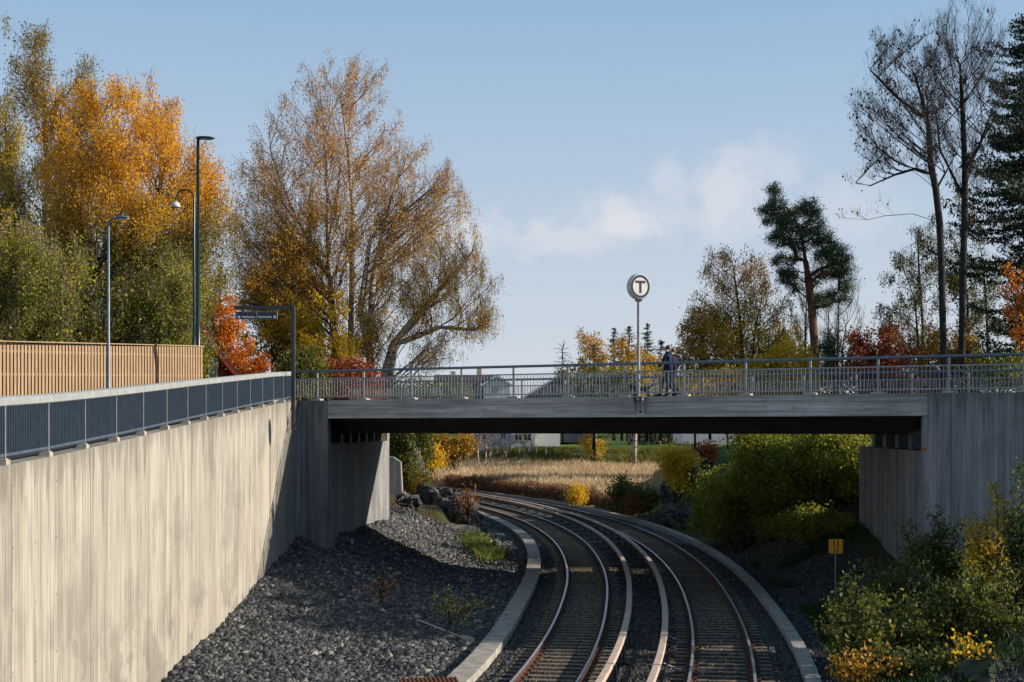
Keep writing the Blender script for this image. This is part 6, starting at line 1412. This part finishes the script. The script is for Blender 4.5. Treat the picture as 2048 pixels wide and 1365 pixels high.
# ---------------------------------------------------------------- dry field, hedge, grass, fallen leaves
g = rng
def blades(name, X, Y, h, w_, mat, lean=.25, seg=1):
    n_ = len(X); Z, _ = ground(X, Y); a_ = g.uniform(0, 6.28, n_); hh = h*(1+g.uniform(-.4, .35, n_)); lx, ly = g.normal(0, lean, n_)*hh, g.normal(0, lean, n_)*hh; wx, wy = w_*np.cos(a_), w_*np.sin(a_)
    V = np.stack([np.stack([X-wx, Y-wy, Z-.03], 1), np.stack([X+wx, Y+wy, Z-.03], 1), np.stack([X+lx*.4+wx*.8, Y+ly*.4+wy*.8, Z+hh*.6], 1), np.stack([X+lx, Y+ly, Z+hh], 1), np.stack([X+lx*.4-wx*.8, Y+ly*.4-wy*.8, Z+hh*.6], 1)], 1).reshape(-1, 3)
    me = mesh_np(name, V, np.arange(5*n_).reshape(-1, 5)); face_attr(me, 'rnd', g.random(n_)); return me
n = 90000; Y = g.uniform(112, 176, n); X = g.uniform(-.085, .125, n)*Y+g.normal(0, .5, n); s_, w_ = sw(X, Y); k = ((w_ > np.interp(np.clip(s_, -80, 130), _sg, RT['DR']-RT['T1'])+2.2)) & (vnoise(X, Y, .15, 9) > -.42)
X, Y = X[k], Y[k]; me = blades('dry_reeds', X, Y, 1.15+.5*vnoise(X, Y, .12, 3), .035, 'reed'); tag(link('dry_reeds', me, M['reed']), 'field of tall pale dry reeds beyond the curve of the tracks', 'reeds', kind='stuff')
# brown hedge along the outer side of the curve
def hedge(label, s0, s1, dr, h, wd, nl, leaf, ls=.11):
    r = thing('hedge', label, 'hedge', tp('DR', (s0+s1)/2, dr)); o = r.location.copy(); o.z = gz(o.x, o.y); r.location = o
    s = g.uniform(s0, s1, nl); d_ = dr+g.normal(0, wd*.45, nl); ph = s/185; R_ = np.interp(s, _sg, RT['DR'])+d_; X = CX0+R_*np.cos(ph); Y = CY0+R_*np.sin(ph); Z, _ = ground(X, Y)
    hh = h*(1+.35*vnoise(s, d_, 2.2, 4)+.2*vnoise(s, s*0, .4, 5))*g.uniform(.75, 1.15, nl); z = Z+g.random(nl)**.8*hh*np.sqrt(np.clip(1-((d_-dr)/wd/1.6)**2, .35, 1)); link('foliage', leaf_mesh('foliage', np.stack([X-o.x, Y-o.y, z-o.z], 1), ls, g, 0), M[leaf], r)
    m_ = 2600; s = g.uniform(s0, s1, m_); ph = s/185; R_ = np.interp(s, _sg, RT['DR'])+dr+g.normal(0, wd*.3, m_); X = CX0+R_*np.cos(ph); Y = CY0+R_*np.sin(ph); Z, _ = ground(X, Y); S = np.stack([X-o.x, Y-o.y, Z-o.z], 1); V, Fc = strand_mesh('x', S, S+np.stack([g.normal(0, .2, m_), g.normal(0, .2, m_), g.uniform(.5, 1.1, m_)*h], 1), .015, g); sm_ = mesh_np('stems', V, Fc); face_attr(sm_, 'rnd', g.random(len(Fc))); link('stems', sm_, M['leaf_brown'], r)
hedge('brown withered hedge along the outer curve, left piece behind the cut rock', 66, 84, 2.0, 1.15, .9, 14000, 'leaf_brown', .14)
hedge('brown withered hedge along the outer curve, longest middle piece', 47, 64, 2.0, 1.2, .9, 15000, 'leaf_brown', .13)
hedge('thin pinkish-brown withered hedge right of the yellow sapling', 36, 45.5, 1.8, 1.1, .8, 6000, 'leaf_brown', .12)
# grass tuft below the rock and grass under the bushes
X = []; n = 4200; t_ = g.random(n); c0 = P(948, 1072, 76); c1 = P(985, 1122, 66); X = c0.x+(c1.x-c0.x)*t_+g.normal(0, .30, n); Y = c0.y+(c1.y-c0.y)*t_+g.normal(0, .6, n)
tag(link('grass_tuft', blades('grass_tuft', X, Y, .42+.5*vnoise(X, Y, 1.3, 8), .014, 0, .5), M['grassblade']), 'strip of bright green grass below the cut rock', 'grass', kind='stuff')
n = 16000; Y = g.uniform(31, 64, n); s_ = (Y-64); Xr = CX0+(np.interp(s_, _sg, RT['DR'])+.9+np.abs(g.normal(0, 2.6, n)))*np.cos(s_/185); k = vnoise(Xr, Y, .4, 12) > -.05; 
tag(link('verge_grass', blades('verge_grass', Xr[k], Y[k], .28, .012, 0, .5), M['thuja']), 'dark grass and weeds between the narrow walkway and the bushes', 'grass', kind='stuff')
n = 900; Y = g.uniform(31, 78, n); s_ = g.uniform(-36, 14, n); ph = s_/185; R_ = np.interp(s_, _sg, RT['T1'])+g.uniform(-7, 11, n); X = CX0+R_*np.cos(ph); Y = CY0+R_*np.sin(ph); k = X > WALLX+.3; X, Y = X[k], Y[k]; Z, _ = ground(X, Y)
me = leaf_mesh('fallen_leaves', np.stack([X, Y, Z+.06], 1), .075, g, 0); tag(link('fallen_leaves', me, M['leaf_yellow']), 'scattered small yellow fallen leaves on ballast and walkways', 'fallen leaves', kind='stuff')
# undergrowth: leaf litter patches on the far bank
n = 16000; Y = g.uniform(172, 190, n); X = g.uniform(-.06, .13, n)*Y; k = vnoise(X, Y, .2, 15) > -.1; me = blades('bank_weeds', X[k], Y[k], .6, .03, 0, .5); tag(link('bank_weeds', me, M['leaf_olive']), 'rough olive weeds on the bank behind the dry field', 'weeds', kind='stuff')
print('objects', len(bpy.data.objects), 'faces', sum(len(m.polygons) for m in bpy.data.meshes))
